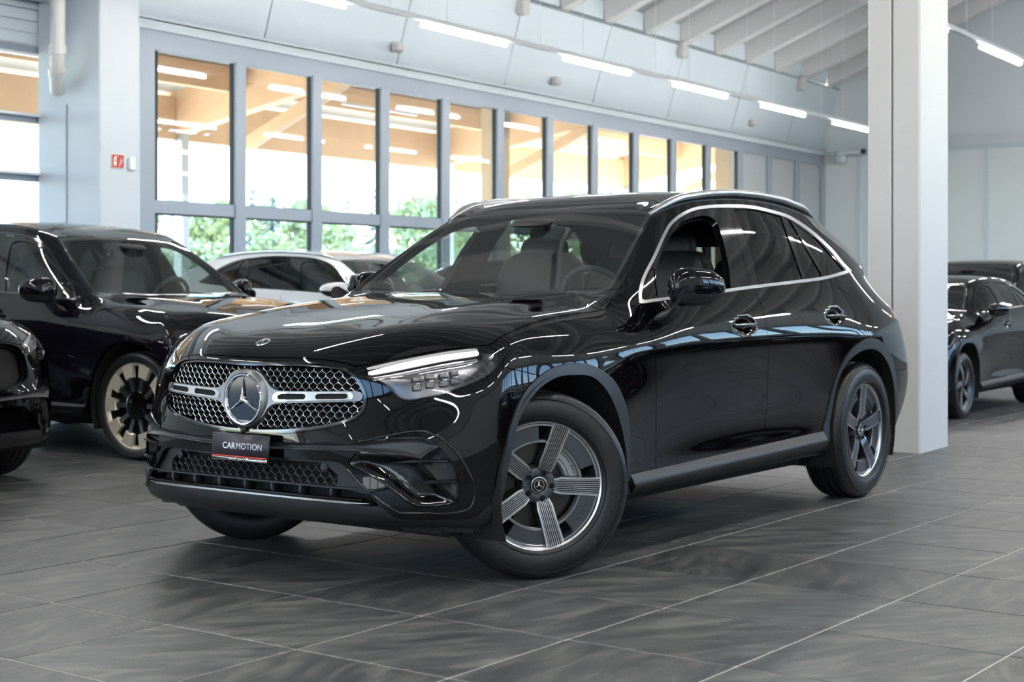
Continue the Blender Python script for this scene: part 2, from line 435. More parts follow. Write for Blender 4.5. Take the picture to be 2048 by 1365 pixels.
    for c in range(15):
        for j in range(8):
            if c==0: S[c,j]=F[j,6]
            elif c==14: S[c,j]=rear[j]
            elif j==7: S[c,j]=tops[c]
            else:
                t=(zr[j]-.225)/(.95-.225); z=zr[j]
                zt=tops[c][2]; 
                if c>=6: z=.225+(zr[j]-.225)*(1+ (zt-1.05)*.35)
                else: z=.225+(zr[j]-.225)*(1+(min(zt,1.05)-1.03)*.6)
                S[c,j]=(xb[c]+(tops[c][0]-xb[c])*max(0,t)**2.0, sr[c][j], z)
    # greenhouse side
    G=np.zeros((9,5,3))
    rearG=[(3.36,.765,1.13),(3.40,.715,1.215),(3.36,.665,1.305),(3.27,.617,1.38),(3.16,.570,1.435)]
    for c in range(9):
        for j in range(5):
            if c==0: G[c,j]=W[j,6]
            elif c==8: G[c,j]=rearG[j]
            elif j==0: G[c,j]=tops[c+6]
            elif j==4: G[c,j]=R[c,6]
            else:
                t=[0,.28,.56,.82,1][j]; a=np.array(tops[c+6]);b=R[c,6]
                p=a+(b-a)*t; p[1]+=.022*math.sin(math.pi*t)*(1 if c>1 else .6); p[2]+=.012*math.sin(math.pi*t); G[c,j]=p
    # rear
    rc=[(3.24,1.46),(3.44,1.315),(3.60,1.19),(3.70,1.09),(3.735,1.0),(3.745,.88),(3.79,.73),(3.85,.60),(3.85,.46),(3.74,.33),(3.6,.24)]
    B=np.zeros((12,K,3)); B[0]=R[8]
    eds=[rearG[3],rearG[2],rearG[1],rearG[0]]+[rear[j] for j in (6,5,4,3,2,1,0)]
    for r in range(11):
        for k,s in enumerate(SIG):
            B[r+1,k]=(rc[r][0]+(eds[r][0]-rc[r][0])*s**(2.4 if r>2 else 2.2), eds[r][1]*s, rc[r][1]+(eds[r][2]-rc[r][1])*s**2.2)
    # merge
    V=[];Q=[];T=[];key={}
    def vid(p,left):
        y=-p[1] if left else p[1]
        k=(round(p[0],5),round(y,5)+0.0,round(p[2],5))
        if k not in key: key[k]=len(V); V.append((p[0],y,p[2]))
        return key[k]
    def grid(A,t):
        for left in (True,False):
            for i in range(A.shape[0]-1):
                for j in range(A.shape[1]-1):
                    f=[vid(A[i,j],left),vid(A[i+1,j],left),vid(A[i+1,j+1],left),vid(A[i,j+1],left)]
                    if len(set(f))<3: continue
                    Q.append(tuple(f) if left else tuple(f[::-1])); T.append(t)
    for A,t in ((F,0),(H,1),(W,2),(R,3),(B,4)): grid(A,t)
    grid(S[:,::-1][::-1][::-1] if False else S.transpose(1,0,2)[::-1],5); grid(G.transpose(1,0,2)[::-1],6)
    return np.array(V),Q,np.array(T)
def body_surface(level):
    V,Q,T=cage(); n=len(V)
    # orient consistently
    bm=bmesh.new(); bv=[bm.verts.new(v) for v in V]; bm.verts.index_update()
    for f,t in zip(Q,T): bf=bm.faces.new([bv[i] for i in f]); bf.material_index=int(t)
    bmesh.ops.recalc_face_normals(bm,faces=bm.faces)
    ft=max(bm.faces,key=lambda f:f.calc_center_median().z)
    if ft.normal.z<0: bmesh.ops.reverse_faces(bm,faces=bm.faces)
    cr=set(); cl=bm.edges.layers.float.get('crease_edge') or bm.edges.layers.float.new('crease_edge')
    EL=[[(.672,.752,1.118),(.86,.700,1.245),(1.055,.640,1.372),(1.245,.585,1.482)]]
    SG=[0,.2,.4,.58,.74,.88,1.]
    for (xc,zc_),(xe,se,ze) in (((.63,1.098),(.672,.752,1.118)),((1.215,1.493),(1.245,.585,1.482))): EL.append([(xc+(xe-xc)*s**2.2,se*s,zc_+(ze-zc_)*s**2.2) for s in SG])
    for ch in EL:
        for sg in (-1,1):
            for a,b in zip(ch,ch[1:]):
                ia,ib=[min(bm.verts,key=lambda v:(v.co.x-p[0])**2+(v.co.y-sg*p[1])**2+(v.co.z-p[2])**2) for p in (a,b)]
                for e in ia.link_edges:
                    if e.other_vert(ia)==ib: e[cl]=.9; cr.add(e)
    # limit-point operator so that the surface passes through the control table
    rows=[]
    for v in bm.verts:
        ce=[e for e in v.link_edges if e in cr]
        if v.is_boundary or len(ce)==2:
            nb=[e.other_vert(v).index for e in v.link_edges if (e.is_boundary or e in ce)]; rows.append((v.index,4/6,[(i,1/6) for i in nb]))
        else:
            m=len(v.link_edges); D=m*(m+5); nb=[(e.other_vert(v).index,4/D) for e in v.link_edges]
            for f in v.link_faces:
                o=[w.index for w in f.verts if w!=v and not any(w in e.verts for e in v.link_edges)]
                nb+=[(i,1/D) for i in o]
            rows.append((v.index,1-sum(b for _,b in nb),nb))
    A=np.zeros((n,n))
    for i,a,nb in rows:
        A[i,i]+=a
        for j,b in nb: A[i,j]+=b
    P=V.copy()
    for _ in range(4): P=P+.9*(V-A@P)
    for v in bm.verts: v.co=P[v.index]
    me=bpy.data.meshes.new('tmp'); bm.to_mesh(me); bm.free()
    for k in range(7): me.materials.append(None)
    o=bpy.data.objects.new('tmp',me); COL.objects.link(o)
    md=o.modifiers.new('s','SUBSURF'); md.levels=level; md.use_limit_surface=True; md.quality=4
    dg=bpy.context.evaluated_depsgraph_get(); ev=o.evaluated_get(dg); m2=ev.to_mesh()
    X=np.zeros(len(m2.vertices)*3); m2.vertices.foreach_get('co',X); X=X.reshape(-1,3)
    FF=np.zeros(len(m2.polygons)*4,int); m2.polygons.foreach_get('vertices',FF); FF=FF.reshape(-1,4)
    TT=np.zeros(len(m2.polygons),int); m2.polygons.foreach_get('material_index',TT)
    ev.to_mesh_clear(); bpy.data.objects.remove(o); bpy.data.meshes.remove(me)
    X[np.abs(X[:,1])<1e-5,1]=0
    full=Surf(X,[tuple(f) for f in FF],TT); full.N=full.normals()
    cy=X[FF][:,:,1].mean(1)
    return full.sub(cy<0)
def join(*ss):
    ss=[s for s in ss if len(s.F)]
    V=np.vstack([s.V for s in ss]); F=[];T=[];b=0
    for s in ss: F+=[tuple(i+b for i in f) for f in s.F]; T+=list(s.T); b+=len(s.V)
    k,inv=np.unique(np.round(V,6),axis=0,return_inverse=True); inv=inv.ravel()
    first=np.zeros(len(k),int); first[inv]=np.arange(len(V))
    F2=[];T2=[]
    for f,t in zip(F,T):
        g=[int(inv[i]) for i in f]; g=[a for i,a in enumerate(g) if a!=g[i-1]]
        if len(g)>2: F2.append(tuple(g));T2.append(t)
    return Surf(V[first],F2,T2)
def field(poly,*lim):
    P=poly if isinstance(poly,np.ndarray) else spl(poly)
    lo=P.min(0)-6; hi=P.max(0)+6
    def f(V):
        g=np.full(len(V),-1e3)
        for h in lim: g=np.maximum(g,h(V))
        Q=view2(V); m=((Q>lo)&(Q<hi)).all(1)&(g<.05); d=np.full(len(V),1.0)
        if m.any(): d[m]=sdf(Q[m],P)/420.0
        return np.maximum(d,g)
    return f
LIN={}
LINES=dict(
 grille=[(380,722,1),(520,722.7),(600,723.5),(665,728.4),(694,736.4),(713.4,751),(728,773.5),(734.4,795),(731,818.6),(713.4,838),(681,851),(632,861),(568,867.5),(520,868.5),(487,867),(380,860,1)],
 lamp=[(729,734,1),(798,718.5),(893,700.8),(946,694.6),(976,692.8),(999,697),(1010,707),(1006,720),(990,742.6),(963.7,760.5),(919.7,778),(858,795.5),(823,802.4),(802,800),(784.4,786.6),(766.8,769),(749,761),(733.4,758.4),(734,748)],
 hood=[(380,715,1),(487,715.5),(600,717),(665,722),(695,728),(712,733),(760,724.5),(830,710.5),(893,699.3),(946,693.3),(979,691,1),(1012,669),(1078,642.5),(1145,629),(1195,622.5),(1213,616),(1220.5,604),(1221,588),(1217,570,1),(1100,540,1),(380,540,1)],
 screen=[(1222,578,1),(1244,539),(1277,476),(1304.5,421,1),(1250,419.3),(1125,419.5),(1000,424),(600,440,1),(560,600,1),(1150,600,1)],
 dlo=[(1277.8,609,1),(1277,584.4),(1284,555.8),(1306,511.9),(1334.5,452.5),(1354.3,432.7),(1382.9,417.4),(1415.8,411.2),(1453,409.8),(1500,411.5),(1538.6,419.5),(1578.5,432),(1620.6,459),(1662.8,497),(1686.3,525.3),(1703,542.5,1),(1691,548),(1648.8,559.5),(1606.6,565.5),(1510.5,577),(1446.6,585.7),(1328,602)],
 farcho=[(983.6,1006,1),(1008,907),(1020.5,849.7),(1049,784),(1090,745),(1131,729),(1172,728.7),(1205,743),(1231,768),(1250,812),(1258,866),(1259,955),(1259,1150,1),(1000,1200,1)],
 farchi=[(1000,1012,1),(1020.5,907),(1037,838),(1069.7,785),(1110.8,756),(1152,750.5),(1184.6,755.5),(1213,784),(1233.8,830),(1247,886),(1252.5,945),(1254,1150,1),(1010,1200,1)],
 rarcho=[(1645,860,1),(1665,776),(1684,727.5),(1708,693.6),(1737.4,676.7),(1761.6,684),(1781,713),(1791,757),(1795,840,1),(1790,1000,1),(1650,1000,1)],
 rarchi=[(1657,850,1),(1674.5,761),(1696,722.6),(1723,702),(1747,698.8),(1766,713),(1781,747),(1788,795),(1789,850,1),(1790,1000,1),(1660,1000,1)],
 fdoor=[(1277,609,1),(1287,622),(1299,654.7),(1306,680),(1310,705),(1312,795),(1311,1010,1),(1521,1010,1),(1527,886),(1534.3,795),(1536.7,700),(1535.6,680),(1532.3,650.3),(1525.7,621.8),(1517,597.6),(1507,574,1),(1400,575,1)],
 rdoor=[(1480,574,1),(1480,1010,1),(1720,1010,1),(1716,680),(1714.4,656.6),(1707.4,614.4),(1698,591),(1674.6,574.6),(1653,554,1),(1600,550,1)],
 sill=[(1240,955,1),(1254,952),(1450,908),(1648,863),(1668,858,1),(1668,1010,1),(1240,1010,1)],
 fender=[(1000,733,1),(1030,740),(1058,746.5),(1100,760,1),(1100,1010,1),(1400,1010,1),(1400,540,1),(970,540,1),(960,700,1)],
 lgrille=[(380,903,1),(487,909),(600,920.5),(663,924.5),(684,930),(703,950),(745,998),(757,1012,1),(738,1012),(600,998),(480,983),(380,972,1)],
 band=[(380,880,1),(487,884),(600,885.6),(692,885.6),(720,883.5),(768,878.5),(831,874.5),(858,880),(879,894,1),(858,905),(842,917,1),(833,916.5),(820,911.9),(789,907.7),(747,904.5),(692,901.2),(600,899.8),(487,897),(380,893,1)],
 grey=[(880,894.5,1),(897,916),(911,945),(921.5,977),(917,1006,1),(845,928,1),(842,918,1),(858,906)],
 acpan=[(712,907,1),(789,909),(820,913),(838,919),(845.6,929,1),(915.5,1008,1),(880,1013.5),(836,1014),(815,1004),(770,970),(720,941),(697,929)],
 lip=[(380,972,1),(480,983),(600,998),(738,1012),(757,1012,1),(770,1020),(790,1034),(815,1039),(900,1039),(945,1036),(965,1022),(985,1004,1),(1010,1004,1),(1010,1150,1),(380,1150,1)],
)
for k,v in LINES.items(): LIN[k]=spl(v,8)
def body_pieces(level):
    L=body_surface(level)
    P={}
    sd=lambda V:V[:,1]+.60; fr=lambda V:V[:,0]+.15; lo=lambda V:V[:,2]-1.0; hi=lambda V:1.0-V[:,2]
    xm=lambda v:(lambda V:v-V[:,0]); xl=lambda v:(lambda V:V[:,0]-v)
    # wheel openings and cladding
    def arch(V,key,lims):
        return field(LIN[key],*lims)(V)
    fl=(lambda V:V[:,1]+.62,xl(.9),xm(-.62)); rl=(lambda V:V[:,1]+.62,xm(2.0),xl(3.43))
    _,L=L.split(field(LIN['farchi'],*fl)); _,L=L.split(field(LIN['rarchi'],*rl))
    P['fclad'],L=L.split(field(LIN['farcho'],*fl)); P['rclad'],L=L.split(field(LIN['rarcho'],*rl))
    P['sill'],L=L.split(field(LIN['sill'],sd,xm(.3),xl(2.7)))
    # front
    P['grillehole'],L=L.split(field(LIN['grille'],xl(-.3)))
    P['lamp'],L=L.split(field(LIN['lamp'],xl(.0)))
    P['screen'],L=L.split(field(LIN['screen'],lambda V:1.095-V[:,2]-.08*(V[:,0]-.63),xm(.55),xl(1.45)))
    P['hood'],L=L.split(field(LIN['hood'],xl(.60),lambda V:.7-V[:,2],lambda V:(V[:,0]-.575)*1.0+0*V[:,1]))
    d,L=L.split(field(LIN['dlo'],lambda V:V[:,1]+.5,lambda V:.98-V[:,2])); P['dlo']=d
    P['fdoor'],L=L.split(field(LIN['fdoor'],sd,xm(.3),xl(2.6)))
    P['rdoor'],L=L.split(field(LIN['rdoor'],sd,xm(1.2),xl(3.1)))
    P['lgrille'],L=L.split(field(LIN['lgrille'],xl(-.2)))
    P['lip'],L=L.split(field(LIN['lip'],xl(-.2)))
    P['band'],L=L.split(field(LIN['band'],xl(-.2)))
    P['grey'],L=L.split(field(LIN['grey'],xl(-.2)))
    P['acpan'],L=L.split(field(LIN['acpan'],xl(-.2)))
    P['fender'],L=L.split(field(LIN['fender'],sd,xl(.95),lambda V:V[:,2]-1.12+np.where(V[:,0]>.62,(V[:,0]-.62)*2,0),xm(-.36)))
    P['bumper'],L=L.split(lambda V:V[:,0]-.1)
    P['underlip'],P['bumper']=P['bumper'].split(lambda V:V[:,2]-.13)
    P['tail'],L=L.split(lambda V:np.maximum(np.maximum(3.405-V[:,0]+.25*(V[:,2]-1.0),.60+V[:,1]),np.abs(V[:,2]-1.0-.08*(3.5-V[:,0]))-.062))
    P['backlight'],L=L.split(lambda V:np.maximum(np.maximum(3.30-V[:,0],np.abs(V[:,2]-1.27)-.125),-V[:,1]-.60))
    P['rbumper'],L=L.split(lambda V:np.maximum(3.1-V[:,0],V[:,2]-.66))
    P['gate'],L=L.split(lambda V:np.maximum(3.42-V[:,0],-.70-V[:,1]))
    P['shell']=L
    return P
# ---------------------------------------------------------------- text and wheels
_TX={}
def glyphs(body,size=1.0,offset=0.0,extrude=0.0,align='LEFT'):
    k=(body,size,offset,extrude,align)
    if k in _TX: return _TX[k]
    cu=bpy.data.curves.new('t','FONT'); cu.body=body; cu.size=size; cu.offset=offset; cu.extrude=extrude; cu.align_x=align; cu.resolution_u=3
    o=bpy.data.objects.new('t',cu); COL.objects.link(o); dg=bpy.context.evaluated_depsgraph_get(); ev=o.evaluated_get(dg); me=ev.to_mesh()
    V=np.array([v.co[:] for v in me.vertices]).reshape(-1,3); F=[tuple(p.vertices) for p in me.polygons]
    ev.to_mesh_clear(); bpy.data.objects.remove(o); bpy.data.curves.remove(cu); _TX[k]=(V,F); return V,F
def text_w(body,size=1.0):
    V,F=glyphs(body,size); return V[:,0].max() if len(V) else size*.3
def arc_text(mb,body,r,a0,h,fn,size,spread,m=0,inward=False,extr=.0008):
    """letters along an arc of radius r; fn(px,py,hh)->3d ; a0 = centre angle (deg), reading clockwise"""
    a=a0+spread/2; n=len(body)
    for i,ch in enumerate(body):
        an=math.radians(a0+spread/2-spread*(i+.5)/n)
        if ch==' ': continue
        V,F=glyphs(ch,size,0,extr,'CENTER')
        P=[]
        for x,y,z in V:
            rr=r+y; P.append(fn(rr*math.cos(an)+x*math.sin(an), rr*math.sin(an)-x*math.cos(an), h+z))
        mb.add(P,F,m)
def tyre_mesh(R=.362,Wd=.235,rr=.243,n=72,low=False):
    h=Wd/2; g=.007
    half=[(rr,-h*.80),(rr+.012,-h*.93),(rr+.030,-h*1.0),(rr+.052,-h*1.012),(R-.045,-h*.99),(R-.026,-h*.93),(R-.012,-h*.86),(R-.003,-h*.76),(R,-h*.64)]
    tread=[]
    for gx in (-.42,0,.42):
        tread+=[(R+.0015,h*(gx-.07)),(R-g,h*(gx-.055)),(R-g,h*(gx+.055)),(R+.0015,h*(gx+.07))]
    prof=half+tread+[(r,-x) for r,x in half[::-1]]
    V=[];F=[];K=len(prof);
    for i in range(n):
        a=2*math.pi*i/n
        for k,(r,y) in enumerate(prof): V.append((r*math.cos(a),y,r*math.sin(a)))
    for i in range(n):
        j=(i+1)%n
        for k in range(K-1): F.append((i*K+k,i*K+k+1,j*K+k+1,j*K+k))
    V=np.array(V); 
    return V,F
def sipe_shade_strips(mb,R,Wd,n=60,m=0):
    """narrow sipes across the tread ribs and shoulders, as flat strips with their shade painted near-black"""
    h=Wd/2
    for i in range(n):
        a=2*math.pi*i/n
        for (y0,y1,t) in ((-.93,-.52,.02),(.52,.93,-.02),(-.33,-.08,.012),(.08,.33,.012)):
            q=[]
            for yy,da in ((y0,0),(y1,t)):
                rr=R-.0125 if abs(yy)>.9 else R+.0004
                for w in (-.004,.004):
                    b=a+da+w; q.append((rr*math.cos(b),yy*h,rr*math.sin(b)))
            mb.add(q,[(0,1,3,2)],m)
def ring_sector(mb,r0,r1,a0,a1,y0,y1,m=0,n=8,bev=.002):
    V=[];F=[]
    prof=[(r0,y1),(r0,y0+bev),(r0+bev,y0),(r1-bev,y0),(r1,y0+bev),(r1,y1)]; K=len(prof)
    for i in range(n+1):
        a=math.radians(a0+(a1-a0)*i/n)
        for r,y in prof: V.append((r*math.cos(a),y,r*math.sin(a)))
    for i in range(n):
        for k in range(K-1): F.append((i*K+k,i*K+k+1,(i+1)*K+k+1,(i+1)*K+k))
    F.append(tuple(range(K))); F.append(tuple(n*K+k for k in range(K))[::-1])
    mb.add(V,F,m)
def star3(mb,c,R,fn,m=0,th=.35,h=1.0,flat=False):
    """three-pointed star with ridged arms; fn(px,py,hh)->3d"""
    w=R*.135
    pts=[]
    for k in range(3):
        a=math.pi/2+k*2*math.pi/3; pts.append((R*math.cos(a),R*math.sin(a),0)); b=a+math.pi/3; pts.append((w*1.15*math.cos(b),w*1.15*math.sin(b),0))
    V=[fn(c[0],c[1],h)]+[fn(c[0]+x,c[1]+y,0.0) for x,y,_ in pts]
    F=[(0,1+i,1+(i+1)%6) for i in range(6)]+[tuple(range(6,0,-1))]
    mb.add(V,F,m)
def hero_wheel(parent,name,loc,rotz,side,spin=0.0,front=True):
    """outer face at local -y (side=-1) ; axle along y"""
    root=parent
    R,Wd=.362,.235
    e=empty(name,loc,rotz,parent)
    flip=Matrix.Diagonal((1,side*-1,1,1))
    def B(mb,nm,mats,par,auto=35,smooth=False):
        V=np.array(mb.V); 
        if side>0: V=V*np.array((1,-1,1)); mb.F=[f[::-1] for f in mb.F]
        mb.V=[tuple(v) for v in V]
        return mb.build(nm,mats,par,auto=auto)
    V,F=tyre_mesh(R,Wd); mb=MB(); mb.add(V,F); mb.M=[1 if all(math.hypot(V[i][0],V[i][2])<R-.0045 and abs(V[i][1])<Wd*.3 for i in f) else 0 for f in F]; sipe_shade_strips(mb,R,Wd,64,1)  # groove floors painted near-black to deepen their shade
    for a in range(0,360,5):      # shoulder ribs on the sidewall edge
        pass
    t=B(mb,'tyre',[M['rubber'],M['void']],e,40)
    lt=MB(); fn=lambda x,z,h:(x,-(Wd/2*1.012)-h,z)
    arc_text(lt,'GOODYEAR',.293,-28,.0004,fn,.034,58)
    rg_=MB()
    for r_ in (.2600,.3330): rg_.lathe([(r_-.0022,-.1165 if r_<.3 else -.1150),(r_,-.1200 if r_<.3 else -.1185),(r_+.0022,-.1165 if r_<.3 else -.1150)],72,0,'y')
    B(rg_,'sidewall_ring',M['rubber'],t,60)
    B(lt,'sidewall_lettering',M['inkrub'],t,None)['kind']='stuff'
    # barrel and lip
    mb=MB(); mb.lathe([(.2455,-.094),(.238,-.090),(.228,-.07),(.222,.0),(.224,.08),(.243,.098)],48,0,'y'); rb=B(mb,'rim_barrel',M['rimgrey'],e,50)
    mb=MB(); mb.lathe([(.247,-.088),(.2565,-.094),(.2575,-.0985),(.2535,-.1015),(.2445,-.099),(.238,-.094),(.234,-.082)],72,0,'y'); B(mb,'rim_lip',M['rimcut'],e,50)
    y0=-.095
    # spokes
    A0=-3+spin
    for k in range(5):
        an=math.radians(A0+72*k); c,s=math.cos(an),math.sin(an)
        mb=MB()
        def pt(r,wv,y): return (r*c-wv*s,y,r*s+wv*c)
        rs=[.036,.06,.085,.115,.15,.19,.225,.2445]
        ys=[-.068,-.078,-.084,-.088,-.091,-.0935,-.0955,-.097]
        hw=[.0150,.0260,.0325,.0325,.0330,.0345,.0365,.0380]
        cols=[-1,-.78]+[-.78+1.56*i/21 for i in range(1,21)]+[.78,1]
        rows=[]
        for r,y,h in zip(rs,ys,hw):
            row=[pt(r,-h-.005,y+.040),pt(r,-h-.001,y+.006)]
            for i,cc in enumerate(cols):
                row.append(pt(r,cc*h,y))
            row+= [pt(r,h+.001,y+.006),pt(r,h+.005,y+.040)]
            rows.append(row)
        n=len(rows[0]); V=[p for r in rows for p in r]; 
        for i in range(len(rows)-1):
            for j in range(n-1):
                cut=(2<=j<n-3)
                mi=0
                if j in (1,2,n-4,n-3): mi=1                       # bright machined edges
                elif cut: mi=1 if (j%3==1) else 0
                if i==0 and mi==1: mi=0
                f=(i*n+j,i*n+j+1,(i+1)*n+j+1,(i+1)*n+j)
                mb.add([V[q] for q in f],[(0,1,2,3)],mi)
        me=mb
        o=B(mb,'spoke',[M['rimgroove'],M['rimcut']],e,None)
        # aero panel between this spoke and the next
        mb=MB(); a=A0+72*k
        ring_sector(mb,.172,.236,a+22,a+63,-.086,-.055,0,10)
        ring_sector(mb,.163,.176,a+10.5,a+61.5,-.080,-.050,1,12)
        ring_sector(mb,.2285,.238,a+8,a+64,-.0905,-.06,1,12)
        if k==4:
            fn2=lambda x,z,h:(x,-.0862-h,z); arc_text(mb,'AMG',.197,a+43,.0,fn2,.024,26,2)
        B(mb,'rim_panel',[M['rimgrey'],M['rimsil'],M['rimdark']],e,40)
    # hub, cap, bolts
    mb=MB(); mb.lathe([(.0,-.066),(.034,-.066),(.036,-.072),(.040,-.073),(.062,-.076),(.070,-.070),(.076,-.045),(.076,.03)],40,0,'y'); hb=B(mb,'hub',M['rimgrey'],e,45)
    mb=MB(); mb.lathe([(.0,-.078),(.018,-.0785),(.019,-.0795),(.0205,-.0795),(.0215,-.0785),(.029,-.0785),(.030,-.0795),(.0325,-.079),(.034,-.072)],40,0,'y')
    cap=B(mb,'hub_cap',[M['gloss']],hb,30)
    mb=MB(); fn=lambda x,z,h:(x,-.0795-h*.0012,z); star3(mb,(0,0),.0185,fn)
    mb.lathe([(.0183,-.0790),(.0188,-.0803),(.0208,-.0803),(.0213,-.0790)],40,0,'y'); mb.lathe([(.0292,-.0787),(.0298,-.0805),(.0325,-.0800),(.033,-.078)],40,0,'y')
    fn3=lambda x,z,h:(x,-.0788-h,z); arc_text(mb,'MERCEDES',.0232,90,.0,fn3,.0058,118); arc_text(mb,'BENZ',.0232,-90,.0,fn3,.0058,60)
    B(mb,'cap_emblem',M['chrome'],hb,None)
    for k in range(5):
        an=math.radians(A0+72*k); mb=MB(); cx,cz=.0515*math.cos(an),.0515*math.sin(an)
        mb.lathe([(.0135,-.070),(.0135,-.0795),(.0115,-.0805)],20,1,'y',c=(cx,0,cz)); mb.lathe([(.0115,-.079),(.0,-.079)],20,0,'y',c=(cx,0,cz)); mb.lathe([(.0095,-.078),(.0088,-.087),(.0065,-.088),(.0062,-.083),(0,-.083)],6,0,'y',c=(cx,0,cz))
        B(mb,'wheel_bolt',[M['void'],M['rimgrey']],e,30)
    mb=MB(); mb.lathe([(.06,-.02),(.165,-.02),(.168,-.016),(.168,.012),(.165,.016),(.06,.016)],48,0,'y'); mb.lathe([(.0,-.036),(.075,-.036),(.080,-.02)],32,0,'y'); dsc=B(mb,'brake_disc',M['disc'],e,40)
    for i in range(24):
        pass
    mb=MB(); ring_sector(mb,.112,.183,4,66,-.052,.03,0,14,.008)
    ring_sector(mb,.128,.172,8,60,-.056,-.04,0,12,.004)
    fn=lambda x,z,h:(x,-.0565-h,z); arc_text(mb,'Mercedes-Benz',.150,36,.0,fn,.0145,44,1)
    B(mb,'brake_caliper',[M['caliper'],M['inkdark']],e,40)
    mb=MB(); mb.lathe([(0,.02),(.225,.03),(.226,.035),(0,.04)],32,0,'y'); B(mb,'wheel_back',M['void'],e,40)
    return e
M['inkrub']=P_('raised_rubber',(.035,.035,.036),.35)
M['rimgroove']=P_('rim_groove',(.030,.032,.036),.35,metal=.5)
M['rimsil']=P_('rim_satin',(.34,.35,.37),.25,metal=.9)
M['rimdark']=P_('rim_engraving',(.03,.032,.036),.35,metal=.5)
def plain_wheel(parent,name,loc,rotz,side,kind,R=.36,Wd=.24,rr=.26):
    """background wheels: 'turbine' black and bronze, 'blade' five swept blades"""
    e=empty(name,loc,rotz,parent)
    def B(mb,nm,mats,auto=35):
        V=np.array(mb.V)
        if side>0: V=V*np.array((1,-1,1)); mb.F=[f[::-1] for f in mb.F]
        mb.V=[tuple(v) for v in V]; return mb.build(nm,mats,e,auto=auto)
    V,F=tyre_mesh(R,Wd,rr-.012,56); mb=MB(); mb.add(V,F); sipe_shade_strips(mb,R,Wd,48,1); B(mb,'tyre',[M['rubber'],M['void']],40)
    h=Wd/2
    mb=MB(); mb.lathe([(rr-.03,-h*.6),(rr-.012,-h*.82),(rr,-h*.86),(rr+.003,-h*.83)],48,0,'y'); mb.lathe([(rr-.012,-h*.8),(rr-.03,-.02),(rr-.03,h*.8)],48,1,'y'); B(mb,'rim',[M['rimgrey'] if kind=='blade' else M['bronze'],M['void']],40)
    mb=MB(); mb.lathe([(0,-.01),(rr-.03,-.01)],32,0,'y'); B(mb,'wheel_back',M['void'],40)
    if kind=='turbine':
        mb=MB(); mb.lathe([(0,-h*.80),(rr*.26,-h*.78),(rr*.33,-h*.72),(rr*.34,-.02)],40,0,'y'); B(mb,'hub',M['gloss'],40)
        n=10
        for k in range(n):
            a=360/n*k; mb=MB()
            ring_sector(mb,rr*.64,rr*.985,a-10.5,a+10.5,-h*.80,-h*.55,0,5,.006)
            c,s=math.cos(math.radians(a)),math.sin(math.radians(a))
            for w,mi,dy in ((rr*.055,1,0),):
                V=[];
                for r,yy in ((rr*.30,-h*.70),(rr*.70,-h*.76)):
                    for wv,dd in ((-w,.05),(-w,0),(w,0),(w,.05)): V.append((r*c-wv*s,yy+dd,r*s+wv*c))
                mb.add(V,[(0,1,5,4),(1,2,6,5),(2,3,7,6)],mi)
            B(mb,'spoke',[M['bronze'],M['alu']],40)
    elif kind=='blade':
        mb=MB(); mb.lathe([(0,-h*.70),(rr*.18,-h*.70),(rr*.22,-h*.62),(rr*.23,-.02)],32,0,'y'); B(mb,'hub',M['rimgrey'],40)
        for k in range(5):
            a=72*k+10; mb=MB(); q=[]
            prof=[(.16,0,.10),(.42,10,.17),(.72,24,.20),(.97,34,.24)]
            top=[];bot=[]
            for r,da,w in prof:
                for sgn,lst in ((-1,bot),(1,top)):
                    an=math.radians(a+da)+sgn*w/ max(r,.2)*.62; lst.append((rr*r*math.cos(an),rr*r*math.sin(an)))
            V=[];n=len(prof)
            for yy in (-h*.80,-h*.45):
                for (x,z) in bot+top: V.append((x,yy+ (0),z))
            F=[(i,i+1,n+i+1,n+i) for i in range(n-1)]
            N=2*n
            F+=[(i,i+1,N+i+1,N+i) for i in range(n-1)]+[(n+i,N+n+i,N+n+i+1,n+i+1) for i in range(n-1)]
            mb.add(V,F,0); B(mb,'spoke',[M['rimsil']],30)
        mb=MB(); ring_sector(mb,rr*.5,rr*.82,150,215,-h*.3,.02,0,8,.006); B(mb,'brake_caliper',M['redcal'],40)
    return e
